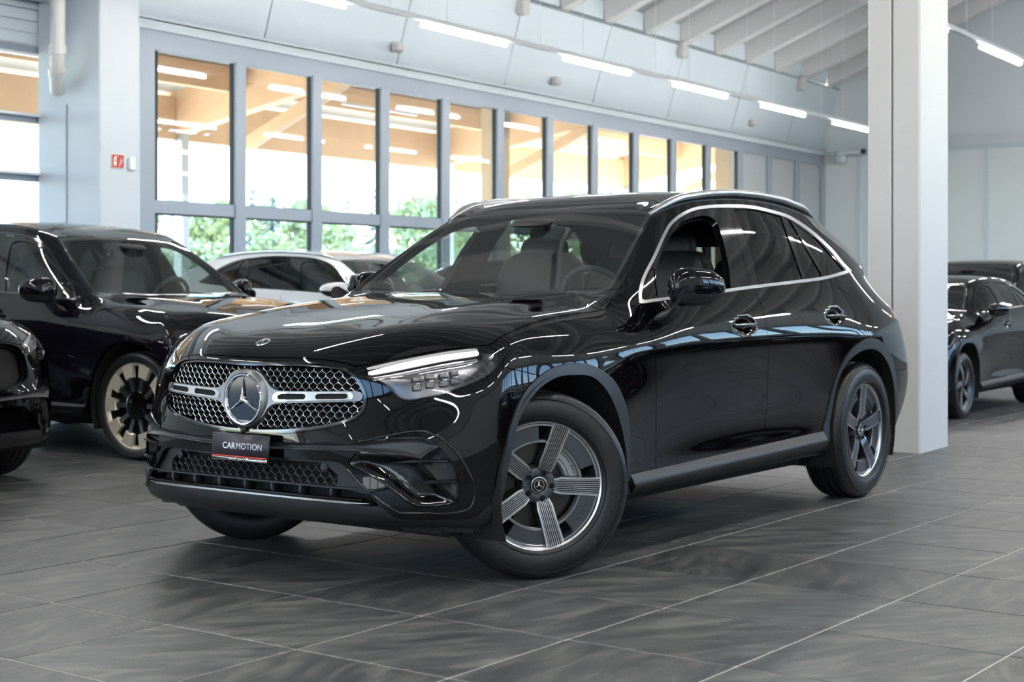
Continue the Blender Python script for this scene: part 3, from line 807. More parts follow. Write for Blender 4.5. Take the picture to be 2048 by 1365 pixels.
# ---------------------------------------------------------------- car assembly
def px(poly,n=8): return spl(poly,n)
GL=dict(
 win1=px([(1318,594,1),(1312,560),(1322,512),(1345.5,466),(1363,446.5),(1389.5,435),(1415.8,433),(1431,442),(1442,468),(1451,503),(1457.6,538),(1461,577,1),(1446,580),(1380,588)]),
 tri=px([(1286,594,1),(1292,568),(1307,531,1),(1315,592,1)]),
 win2=px([(1468,419,1),(1515,421),(1562,433.5,1),(1606,559.5,1),(1516,570,1),(1503.4,511),(1480,448)]),
 win2b=px([(1574,437,1),(1579,439,1),(1645,552.5,1),(1612,559,1)]),
 win3=px([(1585,441,1),(1620.6,466),(1655.8,503.5),(1688,541,1),(1652,552.5,1)]),
 wing=px([(380,738,1),(490,739),(508,741),(522,748),(531,760),(538.5,771),(548,779.2),(560,782.2),(640,782.8),(716.6,783.5),(724,788),(725.5,793),(721.5,801),(705.4,803.3),(640,805.5),(562,807.2),(545,809.5),(535,817.5),(526.4,831),(512,845),(490,852),(380,852,1)]),
 slotring=px([(546,795),(550,788),(558,784.8),(620,784.6),(698,785),(705,789),(706,795),(702,799.5),(640,801.5),(560,803.3),(549,802.5)]),
 slot1=px([(555,796),(557,791),(562,788.6),(600,788.4),(610,789),(612,793),(609,799),(600,799.3),(564,799.8),(557,799)]),
 slot2=px([(631,794),(634,789.5),(642,788.4),(690,788.4),(695,789.5),(695.5,796),(690,798.2),(642,799),(633,798.5)]),
 drl=px([(736,744.5,1),(800,728),(870,713.5),(955,702,1),(958,708.5,1),(880,721),(800,737.5),(741,749.5,1)],6),
 drl2=px([(958,704,1),(978,700),(990,703),(978,728),(958,748),(940,757),(925,762,1),(950,745),(962,727),(966,714)],6),
 hdl1=px([(1466,652),(1470,641),(1480,634.5),(1492,632.5),(1505,636),(1513.5,646),(1514,656),(1506,667),(1492,671.5),(1478,669),(1469,662)]),
 hdl2=px([(1652,632),(1656,622),(1664,616.5),(1673,615.5),(1684,619),(1691,628),(1691,637),(1684,647),(1674,651),(1663,648.5),(1655,642)]),
)
def smooth(t): t=np.clip(t,0,1); return t*t*(3-2*t)
def pxf(poly,off=0.0):
    return lambda V:(sdf(view2(V),poly)+off)/420.0
def recess(s,poly,depth,w,minb=0.0):
    N=s.normals(); d=-sdf(view2(s.V),poly)/470.0; dd=minb+depth*smooth(d/w)
    q=Surf(s.V-N*dd[:,None],s.F,s.T)
    if s.N is not None:
        g=q.normals(); k=np.clip(np.abs(dd-minb)/1e-4,0,1)[:,None]; n=s.N*(1-k)+g*k; q.N=n/(np.linalg.norm(n,axis=1)[:,None]+1e-12)
    return q
def blob(c,r,e1=.6,e2=.6,n=24,m=14,shear=(0,0),rot=None):
    """super-ellipsoid"""
    V=[];F=[]
    pw=lambda v,e: math.copysign(abs(v)**e,v)
    for i in range(m+1):
        ph=-math.pi/2+math.pi*i/m
        for j in range(n):
            th=2*math.pi*j/n
            x=pw(math.cos(ph),e1)*pw(math.cos(th),e2); y=pw(math.cos(ph),e1)*pw(math.sin(th),e2); z=pw(math.sin(ph),e1)
            V.append((x*r[0]+shear[0]*z*r[2],y*r[1]+shear[1]*z*r[2],z*r[2]))
    for i in range(m):
        for j in range(n): F.append((i*n+j,i*n+(j+1)%n,(i+1)*n+(j+1)%n,(i+1)*n+j))
    V=np.array(V)
    if rot is not None: V=V@np.array(rot).T
    return V+np.array(c),F
def rotz(a): c,s=math.cos(a),math.sin(a); return np.array([[c,-s,0],[s,c,0],[0,0,1]])
def roty(a): c,s=math.cos(a),math.sin(a); return np.array([[c,0,s],[0,1,0],[-s,0,c]])
def rotx(a): c,s=math.cos(a),math.sin(a); return np.array([[1,0,0],[0,c,-s],[0,s,c]])
_PC={}
def pieces(level):
    if level not in _PC:
        P=body_pieces(level)
        P['acpan']=recess(P['acpan'],LIN['acpan'],.030,.05,.010); P['band']=recess(P['band'],LIN['band'],.014,.014,.002)
        P['grey']=recess(P['grey'],LIN['grey'],.012,.03,.030)
        for k,h in (('fdoor','hdl1'),('rdoor','hdl2')): P[k]=recess(P[k],GL[h],.020,.022)
        q=P['sill']; d=sdf(view2(q.V),np.array([(1240,955.1),(1254,952),(1450,908),(1648,863),(1668,858)]),closed=False); n=q.normals(); g=Surf(q.V+n*(.026*np.clip(d/15.0,0,1)-.03*np.clip((d-17)/22,0,1))[:,None],q.F,q.T); P['sill']=g
        _PC[level]=P
    return _PC[level]
def make_car(name,level,loc,rz,paint,warp=None,hero=False,open_win=False,glass_rear='tint',front=True,trim='satin',clad='plastic',rails=True,lampmat=None):
    root=empty(name,loc,rz); P=pieces(level)
    if hero: glass_rear='tinth'
    W=(lambda V:np.asarray(V,float)) if warp is None else warp
    def put(nm,s,mats,par=root,gap=.002,depth=.012,raw=False):
        q=s if raw else s.panel(gap,depth)
        me=mkmesh(nm,W(q.V),q.F,mats if isinstance(mats,list) else [mats])
        if q.N is not None and warp is None: me.normals_split_custom_set_from_vertices([tuple(v) for v in q.N])
        return addo(nm,me,par)
    def putm(nm,mb,mats,par=root,auto=35):
        me=mkmesh(nm,W(np.array(mb.V)),mb.F,mats if isinstance(mats,list) else [mats],mb.M,True)
        if auto is not None: autosmooth(me,auto)
        return addo(nm,me,par)
    pt=M[paint]; cl=M[clad]
    mir=lambda s:s.mirrored(True)
    hood=put('hood',mir(P['hood']),pt,gap=.0025)
    bump=put('front_bumper',mir(join(P['bumper'],P['underlip']) if len(P['underlip'].F) else mir(P['bumper'])) if False else mir(P['bumper']),pt,depth=.05,gap=.0015)
    put('bumper_lip',mir(P['lip']),M['plasticd'],bump,gap=.001,depth=.03)
    put('bumper_band',mir(P['band']),cl,bump,gap=.0,depth=.02)
    put('body_shell',mir(P['shell']),pt,gap=.0015)
    put('rear_bumper',mir(P['rbumper']),pt); gate=put('tailgate',mir(P['gate']),pt)
    put('rear_window',mir(P['backlight']),M['tint'],gate,raw=True)
    scr=put('windscreen',mir(P['screen']),M['screen'],raw=True)
    for sgn in (-1,1):
        sd=(lambda s:s) if sgn<0 else (lambda s:s.flip())
        put('front_fender',sd(P['fender']),pt)
        fd=put('front_door',sd(P['fdoor']),pt); rd=put('rear_door',sd(P['rdoor']),pt)
        put('wheel_arch_trim',sd(P['fclad'].offset(.006)),cl,depth=.05,gap=.0); put('wheel_arch_trim',sd(P['rclad'].offset(.006)),cl,depth=.05,gap=.0)
        put('sill_trim',sd(P['sill'].offset(.004)),cl,depth=.04,gap=.0)
        tl=put('tail_lamp',sd(P['tail']),M['red'])
        put('bumper_inset',sd(P['acpan']),M['gloss'],bump,gap=0.,depth=.01); put('bumper_vent',sd(P['grey']),cl,bump,gap=0.,depth=.01)
        # side glass
        d=P['dlo']; ring,ins=d.split(lambda V:-(pxf(LIN['dlo'],6.2)(V)))
        put('window_trim',sd(ring.offset(.003)),M['trimsil' if trim=='satin' else trim],gap=0.0,depth=.01)
        tri,ins=ins.split(pxf(GL['tri'])); w1,ins=ins.split(pxf(GL['win1'])); w2,ins=ins.split(pxf(GL['win2'])); w2b,ins=ins.split(pxf(GL['win2b'])); w3,ins=ins.split(pxf(GL['win3']))
        gapl=np.vstack((spl([(1454,406),(1462,428),(1475,476.7),(1490.5,529.5),(1500.4,571),(1505,585)],6,closed=False),[(1150,640),(1150,380)])); insA,insB=ins.split(pxf(gapl))
        [put('pillar_trim',sd(q_),M['gloss'],gap=.0016,depth=.03) for w_ in (insA,insB) for q_ in w_.comps()]; put('corner_panel',sd(tri.offset(-.004)),M['gloss'],fd,gap=.001)
        if not (open_win and sgn<0): put('door_glass',sd(w1.offset(-.006)),M['screen' if hero else 'tintb'],fd,raw=True)
        for w in (w2,w2b): put('door_glass',sd(w.comps()[0].offset(-.005)),M[glass_rear],rd,raw=True)
        put('quarter_glass',sd(w3.comps()[0].offset(-.005)),M[glass_rear],raw=True)
        # handles
        for door,c,hl in ((fd,(1490.5,651),23),(rd,(1672,632.5),19)):
            q=onplane(c[0],c[1],1,-.925); mb=MB(); xs=np.linspace(-.105,.105,11)
            mb.tube([(q[0]+x*.92,sgn*(.927-.010*(x/.105)**2),q[2]+.022*x/.105*.1) for x in xs],[.010*(1-.35*abs(x/.105)**3) for x in xs],10,0,sq=(.8,1.25))
            putm('door_handle',mb,pt,door,60)
            if trim=='satin' and hero:
                mb=MB(); mb.tube([(q[0]+x*.90,sgn*(.9345-.010*(x/.105)**2),q[2]+.004) for x in xs],.0018,6,0); putm('handle_strip',mb,M['chrome'],door,60)
        # mirror
        c=np.array((.93,sgn*.985,1.125)); V,F=blob((0,0,0),(.150,.060,.082),.80,.85,36,20); yaw=.36
        if hero and sgn>0: c=np.array((1.04,.945,1.12)); yaw=.10
        m3=np.clip(V[:,0]/.15,-1,1); V[:,2]*=1-.14*m3-.10*m3**3; V[:,1]*=1-.10*m3; V=V@rotz(sgn*yaw).T
        sf=Surf(V+c,F if True else F,np.zeros(len(F)))
        low,up=sf.split(lambda v:v[:,2]-1.104-.05*(v[:,0]-.9)); low,strip=low.split(lambda v:v[:,2]-1.094-.03*(v[:,0]-.9))
        mo=put('mirror_cap',up,pt,gap=0,depth=.004); put('mirror_housing',Surf(low.V,low.F,low.T),M['plasticd'],mo,gap=0,depth=.004)
        put('mirror_indicator',strip.offset(.001),M['gloss' if not hero else 'dchrome'],mo,gap=0,depth=.004)
        mb=MB(); n=7
        for i in range(n): pass
        st=[((.80,.880,.985),.060,.040),((.80,.905,.992),.058,.040),((.80,.940,1.005),.055,.040),((.805,.970,1.04),.052,.044),((.82,.985,1.085),.060,.05)]
        V=[]
        for (x,y,z),a,b in st:
            for k in range(16):
                th=2*math.pi*k/16; V.append((x+a*math.cos(th),sgn*(y+b*.35*math.sin(th)),z+b*math.sin(th)*.9))
        Fq=[(i*16+k,i*16+(k+1)%16,(i+1)*16+(k+1)%16,(i+1)*16+k) for i in range(len(st)-1) for k in range(16)]+[tuple(range(16))]
        mb.add(V,Fq); putm('mirror_foot',mb,M['plasticd'],mo,60)
        mb=MB(); mb.add(*blob((.925,sgn*.945,1.13),(.10,.008,.06),.5,.5,16,8,(0,0),rotz(sgn*.1))); putm('mirror_glass',mb,M['chrome'],mo,60)
        # roof rail
        if rails:
            xs=np.linspace(1.205,2.90,30); zt=[];pts=[]
            for x in xs:
                t=(x-xs[0])/(xs[-1]-xs[0]); s=np.interp(x,[1.2,1.45,1.66,1.92,2.2,2.48,2.76,3.0],[.588,.620,.633,.640,.640,.634,.622,.604]); z=np.interp(x,[1.2,1.245,1.43,1.66,1.92,2.2,2.48,2.76,3.0],[1.468,1.487,1.540,1.571,1.588,1.590,1.578,1.547,1.497])
                lift=.012*smooth(min(t,1-t)/.10)-.004; pts.append((x,sgn*s,z+lift))
            mb=MB(); rr=[.010+.013*float(smooth(min(i,29-i)/2.5)) for i in range(30)]
            mb.tube(pts,rr,10,0,sq=(1.0,.75)); 
            putm('roof_rail',mb,M['trimsil'],root,50)
    # lamps
    for sgn in (-1,1):
        sd=(lambda s:s) if sgn<0 else (lambda s:s.flip())
        ld=put('headlamp',sd(P['lamp'].offset(-.001)),M['clear'],raw=True)
        ho=P['lamp'].offset(-.045); cen=ho.V.mean(0); ho=Surf(cen+(ho.V-cen)*np.array((1.0,1.0,1.0)),ho.F,ho.T)
        put('lamp_housing',sd(ho),M['lamphouse' if hero else 'void'],ld,raw=True)
        b=P['lamp']; rimr,_=b.split(lambda V:-(pxf(LIN['lamp'],3.0)(V))); put('lamp_edge',sd(rimr.offset(.0005)),M['gloss'],ld,gap=0,depth=.05)
        if hero or lampmat:
            a=P['lamp'].offset(-.016); x,_=a.split(pxf(GL['drl'])); put('light_tube',sd(x),M['drl'] if hero else M[lampmat],ld,gap=0,depth=.012)
        if hero:
            a2=P['lamp'].offset(-.022); x2,_=a2.split(lambda V:np.minimum(pxf(GL['drl'],-5)(V),1)); x2,_=x2.split(lambda V:-pxf(GL['drl'],-.2)(V)); put('light_tube_frame',sd(x2),M['dchrome'],ld,gap=0,depth=.012)
            x3,_=P['lamp'].offset(-.018).split(pxf(GL['drl2'])); put('reflector',sd(x3),M['dchrome'],ld,gap=0,depth=.02)
            for (u0,v0,w0,h0) in ((826,768,10,17),(856,762,9,15),(882,757,10,17),(905,752,8,13)):
                lv_=P['lamp'].V; i_=np.argmin(((view2(lv_)-np.array((u0,v0)))**2).sum(1)); q=lv_[i_]-P['lamp'].normals()[i_]*.036
                mb=MB()
                for i,(dx,dz,sc) in enumerate(((0,.018,.8),(0,-.012,1.0))):
                    mb.box((q[0]+.012,sgn*abs(q[1]),q[2]+dz),(.03,.036*sc,.024*sc),0,R=rotz(sgn*.5)@rotx(.25*sgn),bev=.003)
                mb.box((q[0]+.022,sgn*abs(q[1]),q[2]+.003),(.02,.020,.05),1,R=rotz(sgn*.5)@rotx(.3*sgn),bev=.003)
                putm('lens_module',mb,[M['lamphouse'],M['rimsil']],ld,30)
    # grille
    g=mir(P['grillehole']); back=put('grille_back',g.offset(-.055),M['void'],bump,raw=True)
    if hero:
        gh=P['grillehole']; fr_,inn=gh.split(lambda V:-pxf(LIN['grille'],8.5)(V))
        fo,fi_=fr_.split(lambda V:-pxf(LIN['grille'],3.6)(V))
        put('grille_frame',mir(fo.offset(.003)),M['gloss'],bump,gap=.0005,depth=.03); put('grille_liner',mir(fi_.offset(-.004)),M['dchrome'],bump,gap=0,depth=.03)
        wg,_=gh.offset(.004).split(pxf(GL['wing']))
        sr,wg=wg.split(pxf(GL['slotring'])); s1,sr=sr.split(pxf(GL['slot1'])); s2,sr=sr.split(pxf(GL['slot2']))
        wo=put('grille_louvre',mir(wg),M['satin'],bump,gap=0,depth=.025)
        for sgn in (-1,1):
            f=(lambda s:s) if sgn<0 else (lambda s:s.flip())
            put('louvre_surround',f(sr.offset(.0035)),M['chrome'],wo,gap=0,depth=.02)
            for q_ in (s1,s2): put('louvre_slot',f(q_.offset(-.008)),M['void'],wo,raw=True)
        # lattice of small three-armed studs
        GV=gh.V
        def xs(s,z):
            d=(GV[:,1]+s)**2+(GV[:,2]-z)**2; i=np.argpartition(d,4)[:4]; w=1/(d[i]+1e-6); return float((GV[i,0]*w).sum()/w.sum())
        def lattice(mb,dx,dz,inside,smax,z0,z1,depth,th,arms,m=0,xfun=xs):
            r=0; z=z1
            while z>z0:
                s=-smax+(dx/2 if r%2 else 0)
                while s<smax:
                    p=np.array([[0,-abs(s),z]])
                    if inside(abs(s),z):
                        x0=xfun(abs(s),z)+depth
                        for (a,b) in arms:
                            s2,z2=s+a,z+b; x2=xfun(abs(s2),z2)+depth
                            A=np.array((x0,-s,z));Bq=np.array((x2,-s2,z2)); t=Bq-A; n=np.cross(t/np.linalg.norm(t),(1,0,0)); n/=np.linalg.norm(n)+1e-9
                            V=[A+n*th,A-n*th,A+np.array((-.004,0,0)),Bq+n*th*.35,Bq-n*th*.35,Bq+np.array((-.0015,0,0)),A+n*th+np.array((.012,0,0)),A-n*th+np.array((.012,0,0)),Bq+n*th*.35+np.array((.012,0,0)),Bq-n*th*.35+np.array((.012,0,0))]
                            mb.add(V,[(0,2,5,3),(2,1,4,5),(0,3,8,6),(1,7,9,4)],m)
                    s+=dx
                z-=dz; r+=1
        gv=lambda s,z:inside1(view2(np.array([[xs(s,z),-s,z]]))[0],LIN['grille'],9.5)
        mb=MB(); lattice(mb,.0335,.0205,gv,.56,.575,.855,.012,.0022,((0,.0090),(.0166,-.0115),(-.0166,-.0115)))
        o=putm('grille_lattice',mb,M['lattice'],bump,None); o['kind']='stuff'
        mb=MB(); lattice(mb,.0335,.0205,gv,.56,.575,.855,.020,.0034,((0,.0095),(.0168,-.0115),(-.0168,-.0115)))
        o=putm('grille_mesh',mb,M['plasticd'],bump,None); o['kind']='stuff'
        # emblem
        cz=.6985; cx=xs(0,cz)-.012
        mb=MB(); mb.lathe([(0,0),(.086,0),(.088,-.004),(.0905,-.0085),(.095,-.009),(.0985,-.004),(.101,.008),(.106,.02)],64,0,'x',c=(cx,0,cz)); mb.M=[0 if i%7<1 else 1 for i in range(len(mb.F))]
        em=putm('star_emblem',mb,[M['gloss'],M['chrome']],bump,30)
        mb=MB(); star3(mb,(0,cz),.087,lambda a,b,h:(cx-.002-h*.016,a,b)); putm('emblem_star',mb,M['chrome'],em,None)
        mb=MB(); mb.lathe([(.100,-.004),(.108,.0),(.118,.018),(.118,.03)],64,0,'x',c=(cx,0,cz)); putm('emblem_surround',mb,M['satin'],em,40)
        mb=MB(); mb.add(*blob((cx+.004,0,.580),(.016,.014,.014),.8,.8,16,10)); mb.lathe([(0,-.0165),(.006,-.0165),(.008,-.014)],16,1,'x',c=(cx+.004,0,.580)); putm('camera_eye',mb,[M['plasticd'],M['gloss']],em,40)
        # bonnet badge
        hv=P['hood'].V; hn=P['hood'].normals(); q=onplane(525,680,1,0.); i=np.argmin(((hv-q)**2).sum(1)); n=hn[i]; n[1]=0; n/=np.linalg.norm(n); tx=np.cross((0,1,0),n); tx/=np.linalg.norm(tx); base=hv[i].copy(); base[1]=0
        if tx[2]<0: tx=-tx
        fn=lambda a,b,h: tuple(base+np.array((0,1.,0))*a+tx*b+n*h)
        mb=MB(); N=40; prof=[(0,.003,0),(.0195,.003,0),(.020,.0042,1),(.0225,.0042,1),(.023,.003,0),(.0275,.003,1),(.029,.0042,1),(.0305,.0005,1)]
        for k in range(N):
            a0,a1=2*math.pi*k/N,2*math.pi*(k+1)/N
            for (r0,h0,m0),(r1,h1,m1) in zip(prof,prof[1:]):
                mb.add([fn(r0*math.cos(a0),r0*math.sin(a0),h0),fn(r1*math.cos(a0),r1*math.sin(a0),h1),fn(r1*math.cos(a1),r1*math.sin(a1),h1),fn(r0*math.cos(a1),r0*math.sin(a1),h0)],[(0,1,2,3)],m1)
        star3(mb,(0,0),.019,lambda a,b,h:fn(a,b,.0035+h*.002),1); putm('bonnet_badge',mb,[M['gloss'],M['chrome']],hood,30)
        # lower grille
        lg=P['lgrille']; put('lower_grille_back',mir(lg.offset(-.06)),M['void'],bump,raw=True)
        LV=lg.V
        def xl_(s,z):
            d=(LV[:,1]+s)**2+(LV[:,2]-z)**2; i=np.argpartition(d,4)[:4]; w=1/(d[i]+1e-6); return float((LV[i,0]*w).sum()/w.sum())
        lgi=px([(380,915,1),(600,924,1),(640,926,1),(672,952,1),(668,975,1),(600,968,1),(380,945,1)])
        lv=lambda s,z:inside1(view2(np.array([[xl_(s,z),-s,z]]))[0],lgi)
        mb=MB(); lattice(mb,.040,.0245,lv,.60,.36,.53,.024,.0036,((0,.0108),(.020,-.0137),(-.020,-.0137)),0,xl_)
        o=putm('lower_grille_mesh',mb,M['plastic'],bump,None); o['kind']='stuff'
        fr2,_=lg.split(lambda V:-pxf(lgi)(V)); up2,lo2=fr2.split(lambda V:V[:,2]*0+ (sdf(view2(V),px([(300,930,1),(300,700,1),(800,700,1),(800,990,1),(735,990,1),(668,977,1),(600,972,1),(440,957,1)]))/420))
        put('grille_surround',mir(up2.offset(-.016)),M['plasticd'],bump,gap=0,depth=.02)
        zz=lambda x0,y0:onplane(x0,y0,0,-.79)
        for (a,b,th_,mt,dx) in (((487,957),(730,985),.006,'plastic',-.012),):
            mb=MB(); pts=[]
            for s in np.linspace(-.60,.60,25): z=.398-.004*(s/.5)**2; pts.append((xl_(abs(s),.40)+.008,s,z))
            mb.tube(pts,.0065,6,0,sq=(1.6,.8)); putm('grille_bar',mb,M[mt],bump,40)
        for s in (-.42,-.28,-.14,0,.14,.28,.42):
            mb=MB(); mb.box((xl_(abs(s),.375)+.030,s,.375),(.05,.012,.045),0,bev=.002); putm('grille_rib',mb,M['plastic'],bump,None)
        mb=MB(); pts=[(xl_(abs(s),.345)-.010+.0*abs(s),s,.350-.006*(abs(s)/.6)**3) for s in np.linspace(-.585,.585,31)]
        mb.tube(pts,[.0095*float(smooth((1-abs(i-15)/15.2)*6))+.0005 for i in range(31)],8,0,sq=(.9,.8)); putm('chrome_strip',mb,M['alu'],bump,40)
        mb=MB(); pts=[(xl_(abs(s),.35)-.002,s,.362-.006*(abs(s)/.6)**3) for s in np.linspace(-.56,.56,31)]
        mb.tube(pts,.010,8,0,sq=(1.8,.7)); putm('splitter_blade',mb,M['gloss'],bump,40)
        # fins, sensors
        av=np.vstack((P['acpan'].V,P['grey'].V,P['band'].V))
        bv=P['bumper'].V
        for sgn in (-1,1):
            for (x0,y0),(x1,y1),r in (((784,926),(899,920),.0085),((833,966),(916,961),.0085)):
                pts=[]
                for t in np.linspace(0,1,14):
                    u=np.array([[x0+(x1-x0)*t,y0+(y1-y0)*t-1.5*math.sin(math.pi*t)]]); w2=view2(av); i=np.argmin(((w2-u)**2).sum(1)); pts.append(av[i])
                P3=np.array(pts); 
                for _ in range(3): P3[1:-1]=(P3[:-2]+2*P3[1:-1]+P3[2:])/4
                P3[:,0]-=.016*smooth(np.linspace(0,1,14)*2.2); P3[:,1]-=.012*smooth(np.linspace(0,1,14)*2.2); P3[:,1]*=-sgn
                mb=MB(); mb.tube(P3,[r*(.25+.75*float(smooth(t*3))) for t in np.linspace(0,1,14)],8,0,sq=(1.5,.75)); putm('vent_fin',mb,M['plasticd'],bump,50)
            for (u0,v0,src,rr) in ((783,950,P['acpan'],.0125),(642,937,None,.0125),(993,886,P['bumper'],.0105)):
                sv=(src or P['lgrille']); w2=view2(sv.V); i=np.argmin(((w2-np.array((u0,v0)))**2).sum(1)); q=sv.V[i].copy(); n=sv.normals()[i]
                if src is None: q=q-n*.012
                n=n*np.array((1,-sgn,1)); q=q*np.array((1,-sgn,1)); t1=np.cross(n,(0,0,1)); t1/=np.linalg.norm(t1); t2=np.cross(n,t1)
                mb=MB(); prof=[(0,.004),(rr*.55,.004),(rr*.6,.0025),(rr*.8,.0025),(rr,.001),(rr*1.25,.0005),(rr*1.3,-.003)]
                for k in range(20):
                    a0,a1=2*math.pi*k/20,2*math.pi*(k+1)/20
                    for (r0,h0),(r1,h1) in zip(prof,prof[1:]):
                        mb.add([q+t1*r*math.cos(a)+t2*r*math.sin(a)+n*h for r,h,a in ((r0,h0,a0),(r1,h1,a0),(r1,h1,a1),(r0,h0,a1))],[(0,1,2,3)])
                putm('parking_sensor',mb,M['plastic' if src is None else 'gloss'],bump,40)
            bp_=spl([(690,943,1),(726,973),(762,1004),(785,1019,1),(801,1027),(860,1028),(915,1026),(940,1017),(950.6,994),(946.4,966),(931.7,935),(910.7,903.5),(889.7,882.5),(862.4,867),(831,863.5),(768,872.5),(717.6,884,1)],5,closed=False)
            wb=view2(bv); nb_=P['bumper'].normals(); allv=np.vstack((bv,P['lip'].V,P['band'].V)); w2a=view2(allv); pts=[]
            for u in bp_:
                j=np.argsort(((w2a-u)**2).sum(1))[:3]; pts.append(allv[j].mean(0))
            P3=np.array(pts)
            for _ in range(2): P3[1:-1]=(P3[:-2]+2*P3[1:-1]+P3[2:])/4
            P3[:,1]*=-sgn; mb=MB(); mb.tube(P3,.0050,8); putm('vent_highlight_bead',mb,M['gloss'],bump,60)  # bead added to draw a highlight along the vent outline
            # air dam flap ahead of the wheel
            mb=MB(); P2=[(-.60,sgn*.60,.262),(-.52,sgn*.72,.262),(-.44,sgn*.80,.262),(-.40,sgn*.82,.262)]
            for (a,b) in zip(P2,P2[1:]):
                mb.add([a,b,(b[0]+.02,b[1],.215),(a[0]+.02,a[1],.225)],[(0,1,2,3)])
            putm('air_flap',mb,M['plastic'],bump,None)
        # number plate
        pl=MB(); c=np.array((-.838,-.020,.520)); R=rotz(.0)@roty(.06)
        pl.box((0,0,0),(.012,.302,.104),1,bev=.004); pl.box((-.0065,0,.0055),(.002,.292,.086),0); pl.box((-.0075,0,-.0345),(.001,.290,.0045),2); pl.box((-.0066,0,-.0445),(.003,.292,.012),3)
        for txt,x0,off in (('CAR',-.089,.016),('MOTION',None,-.006)):
            V,F=glyphs(txt,.034,off*.034/.034*.03 if off>0 else -.0003)
            if x0 is None: x0=-.089+w_
            pl.add([(-.0079,-( -x0-v[0]*1.0) if False else (x0+v[0]),-.006+v[1]) for v in V],[f for f in F],4); w_=V[:,0].max()+.0025
        V,F=glyphs('CARMOTION',.0105,0,0,'CENTER'); pl.add([(-.0085,v[0],-.0485+v[1]) for v in V],F,5)
        # car looks toward -x: mirror the lettering so that it reads from the front
        pv=np.array(pl.V); pv[:,1]*=-1; pv=pv@R.T+c; pl.V=[tuple(v) for v in pv]; 
        putm('number_plate',pl,[M['platedark'],M['plateedge'],M['platered'],M['chrome'],M['ink'],M['inkdark']],bump,None)
    # cabin core, arches, floor
    core=_core(3 if level>3 else 2)
    put('dark_inner_shell',core,M['dash'],raw=True)  # dark shell added to block light through the panel gaps
    mb=MB(); mb.box((1.45,0,.25),(3.9,1.5,.10),0,bev=.03); mb.box((1.2,0,.22),(1.8,1.2,.06),0,bev=.02); putm('underbody',mb,M['void'],root,30)
    for xc in (0,2.888):
        for sgn in (-1,1):
            mb=MB(); V=[];F=[];n=24
            for i in range(n+1):
                a=math.radians(-25+230*i/n)
                for y in (.925,.56): V.append((xc+.425*math.cos(a),sgn*y,.37+.425*math.sin(a)))
                V.append((xc,sgn*.56,.37))
            for i in range(n): F+= [(3*i,3*i+1,3*i+4,3*i+3),(3*i+1,3*i+2,3*i+4)]
            mb.add(V,F); putm('wheel_housing',mb,M['void'],root,60)
    # interior
    mb=MB(); prof=[(.60,1.04),(.75,1.075),(.95,1.062),(1.04,1.03),(1.06,.96),(1.0,.80),(.95,.55)]
    V=[];ns=9
    for k in range(ns):
        s=-.74+1.48*k/(ns-1); f=1-(abs(s)/.74)**4*.08
        for x,z in prof: V.append((x+(.05*(abs(s)/.74)**2 if x<.7 else 0),s,z*f+ (1-f)*.9+(.03*math.exp(-((s+.37)/.2)**2) if x>.9 and z>.95 else 0)))
    n=len(prof); mb.add(V,[(k*n+i,k*n+i+1,(k+1)*n+i+1,(k+1)*n+i) for k in range(ns-1) for i in range(n-1)]); putm('dashboard',mb,M['dash'],root,60)
    mb=MB(); cs=np.array((1.10,-.37,1.045)); R=roty(-.42)
    mb.tube([cs+R@np.array((0,.182*math.cos(a),.182*math.sin(a))) for a in np.linspace(0,2*math.pi,41)[:-1]],.016,10,0,closed=True)
    for a in (-.15,math.pi+.15,-math.pi/2): mb.tube([cs+R@np.array((-.01,.05*math.cos(a),.05*math.sin(a))),cs+R@np.array((0,.175*math.cos(a),.175*math.sin(a)))],.012,8,0,sq=(1,1.6))
    V,F=blob((0,0,0),(.03,.065,.055),.7,.7); mb.add((V@R.T)+cs-np.array((.01,0,0)),F); putm('steering_wheel',mb,M['leather'],root,60)
    for x0,s0 in ((1.70,-.38),(1.70,.38),(2.62,-.40),(2.62,.40)):
        mb=MB(); mb.add(*blob((x0-.02,s0,.98),(.085,.255,.33),.45,.5,28,18,(.18,0))); mb.add(*blob((x0-.33,s0,.70),(.30,.26,.10),.4,.45,28,12)); st=putm('seat',mb,M['leather'],root,60)
        mb=MB(); mb.add(*blob((x0+.045,s0,1.285),(.055,.140,.105),.5,.6,24,14,(.12,0))); mb.tube([(x0+.03,s0-.05,1.16),(x0+.03,s0-.05,1.22)],.008,6); mb.tube([(x0+.03,s0+.05,1.16),(x0+.03,s0+.05,1.22)],.008,6); putm('head_rest',mb,M['leather'],st,60)
    mb=MB(); mb.add(*blob((1.22,-.02,1.385),(.022,.115,.035),.5,.5,20,10)); mb.tube([(1.20,-.02,1.40),(1.17,-.02,1.455)],.012,8); putm('rear_view_mirror',mb,M['dash'],root,60)
    mb=MB(); mb.add(*blob((1.10,0,1.43),(.06,.10,.02),.5,.5,20,10,(1.6,0))); putm('sensor_cover',mb,M['dash'],root,60)
    # windscreen band
    fr3,_=P['screen'].split(lambda V:-pxf(LIN['screen'],7)(V)); put('screen_border',mir(fr3.offset(-.003)),M['dash'],scr,raw=True)
    return root
_CC={}
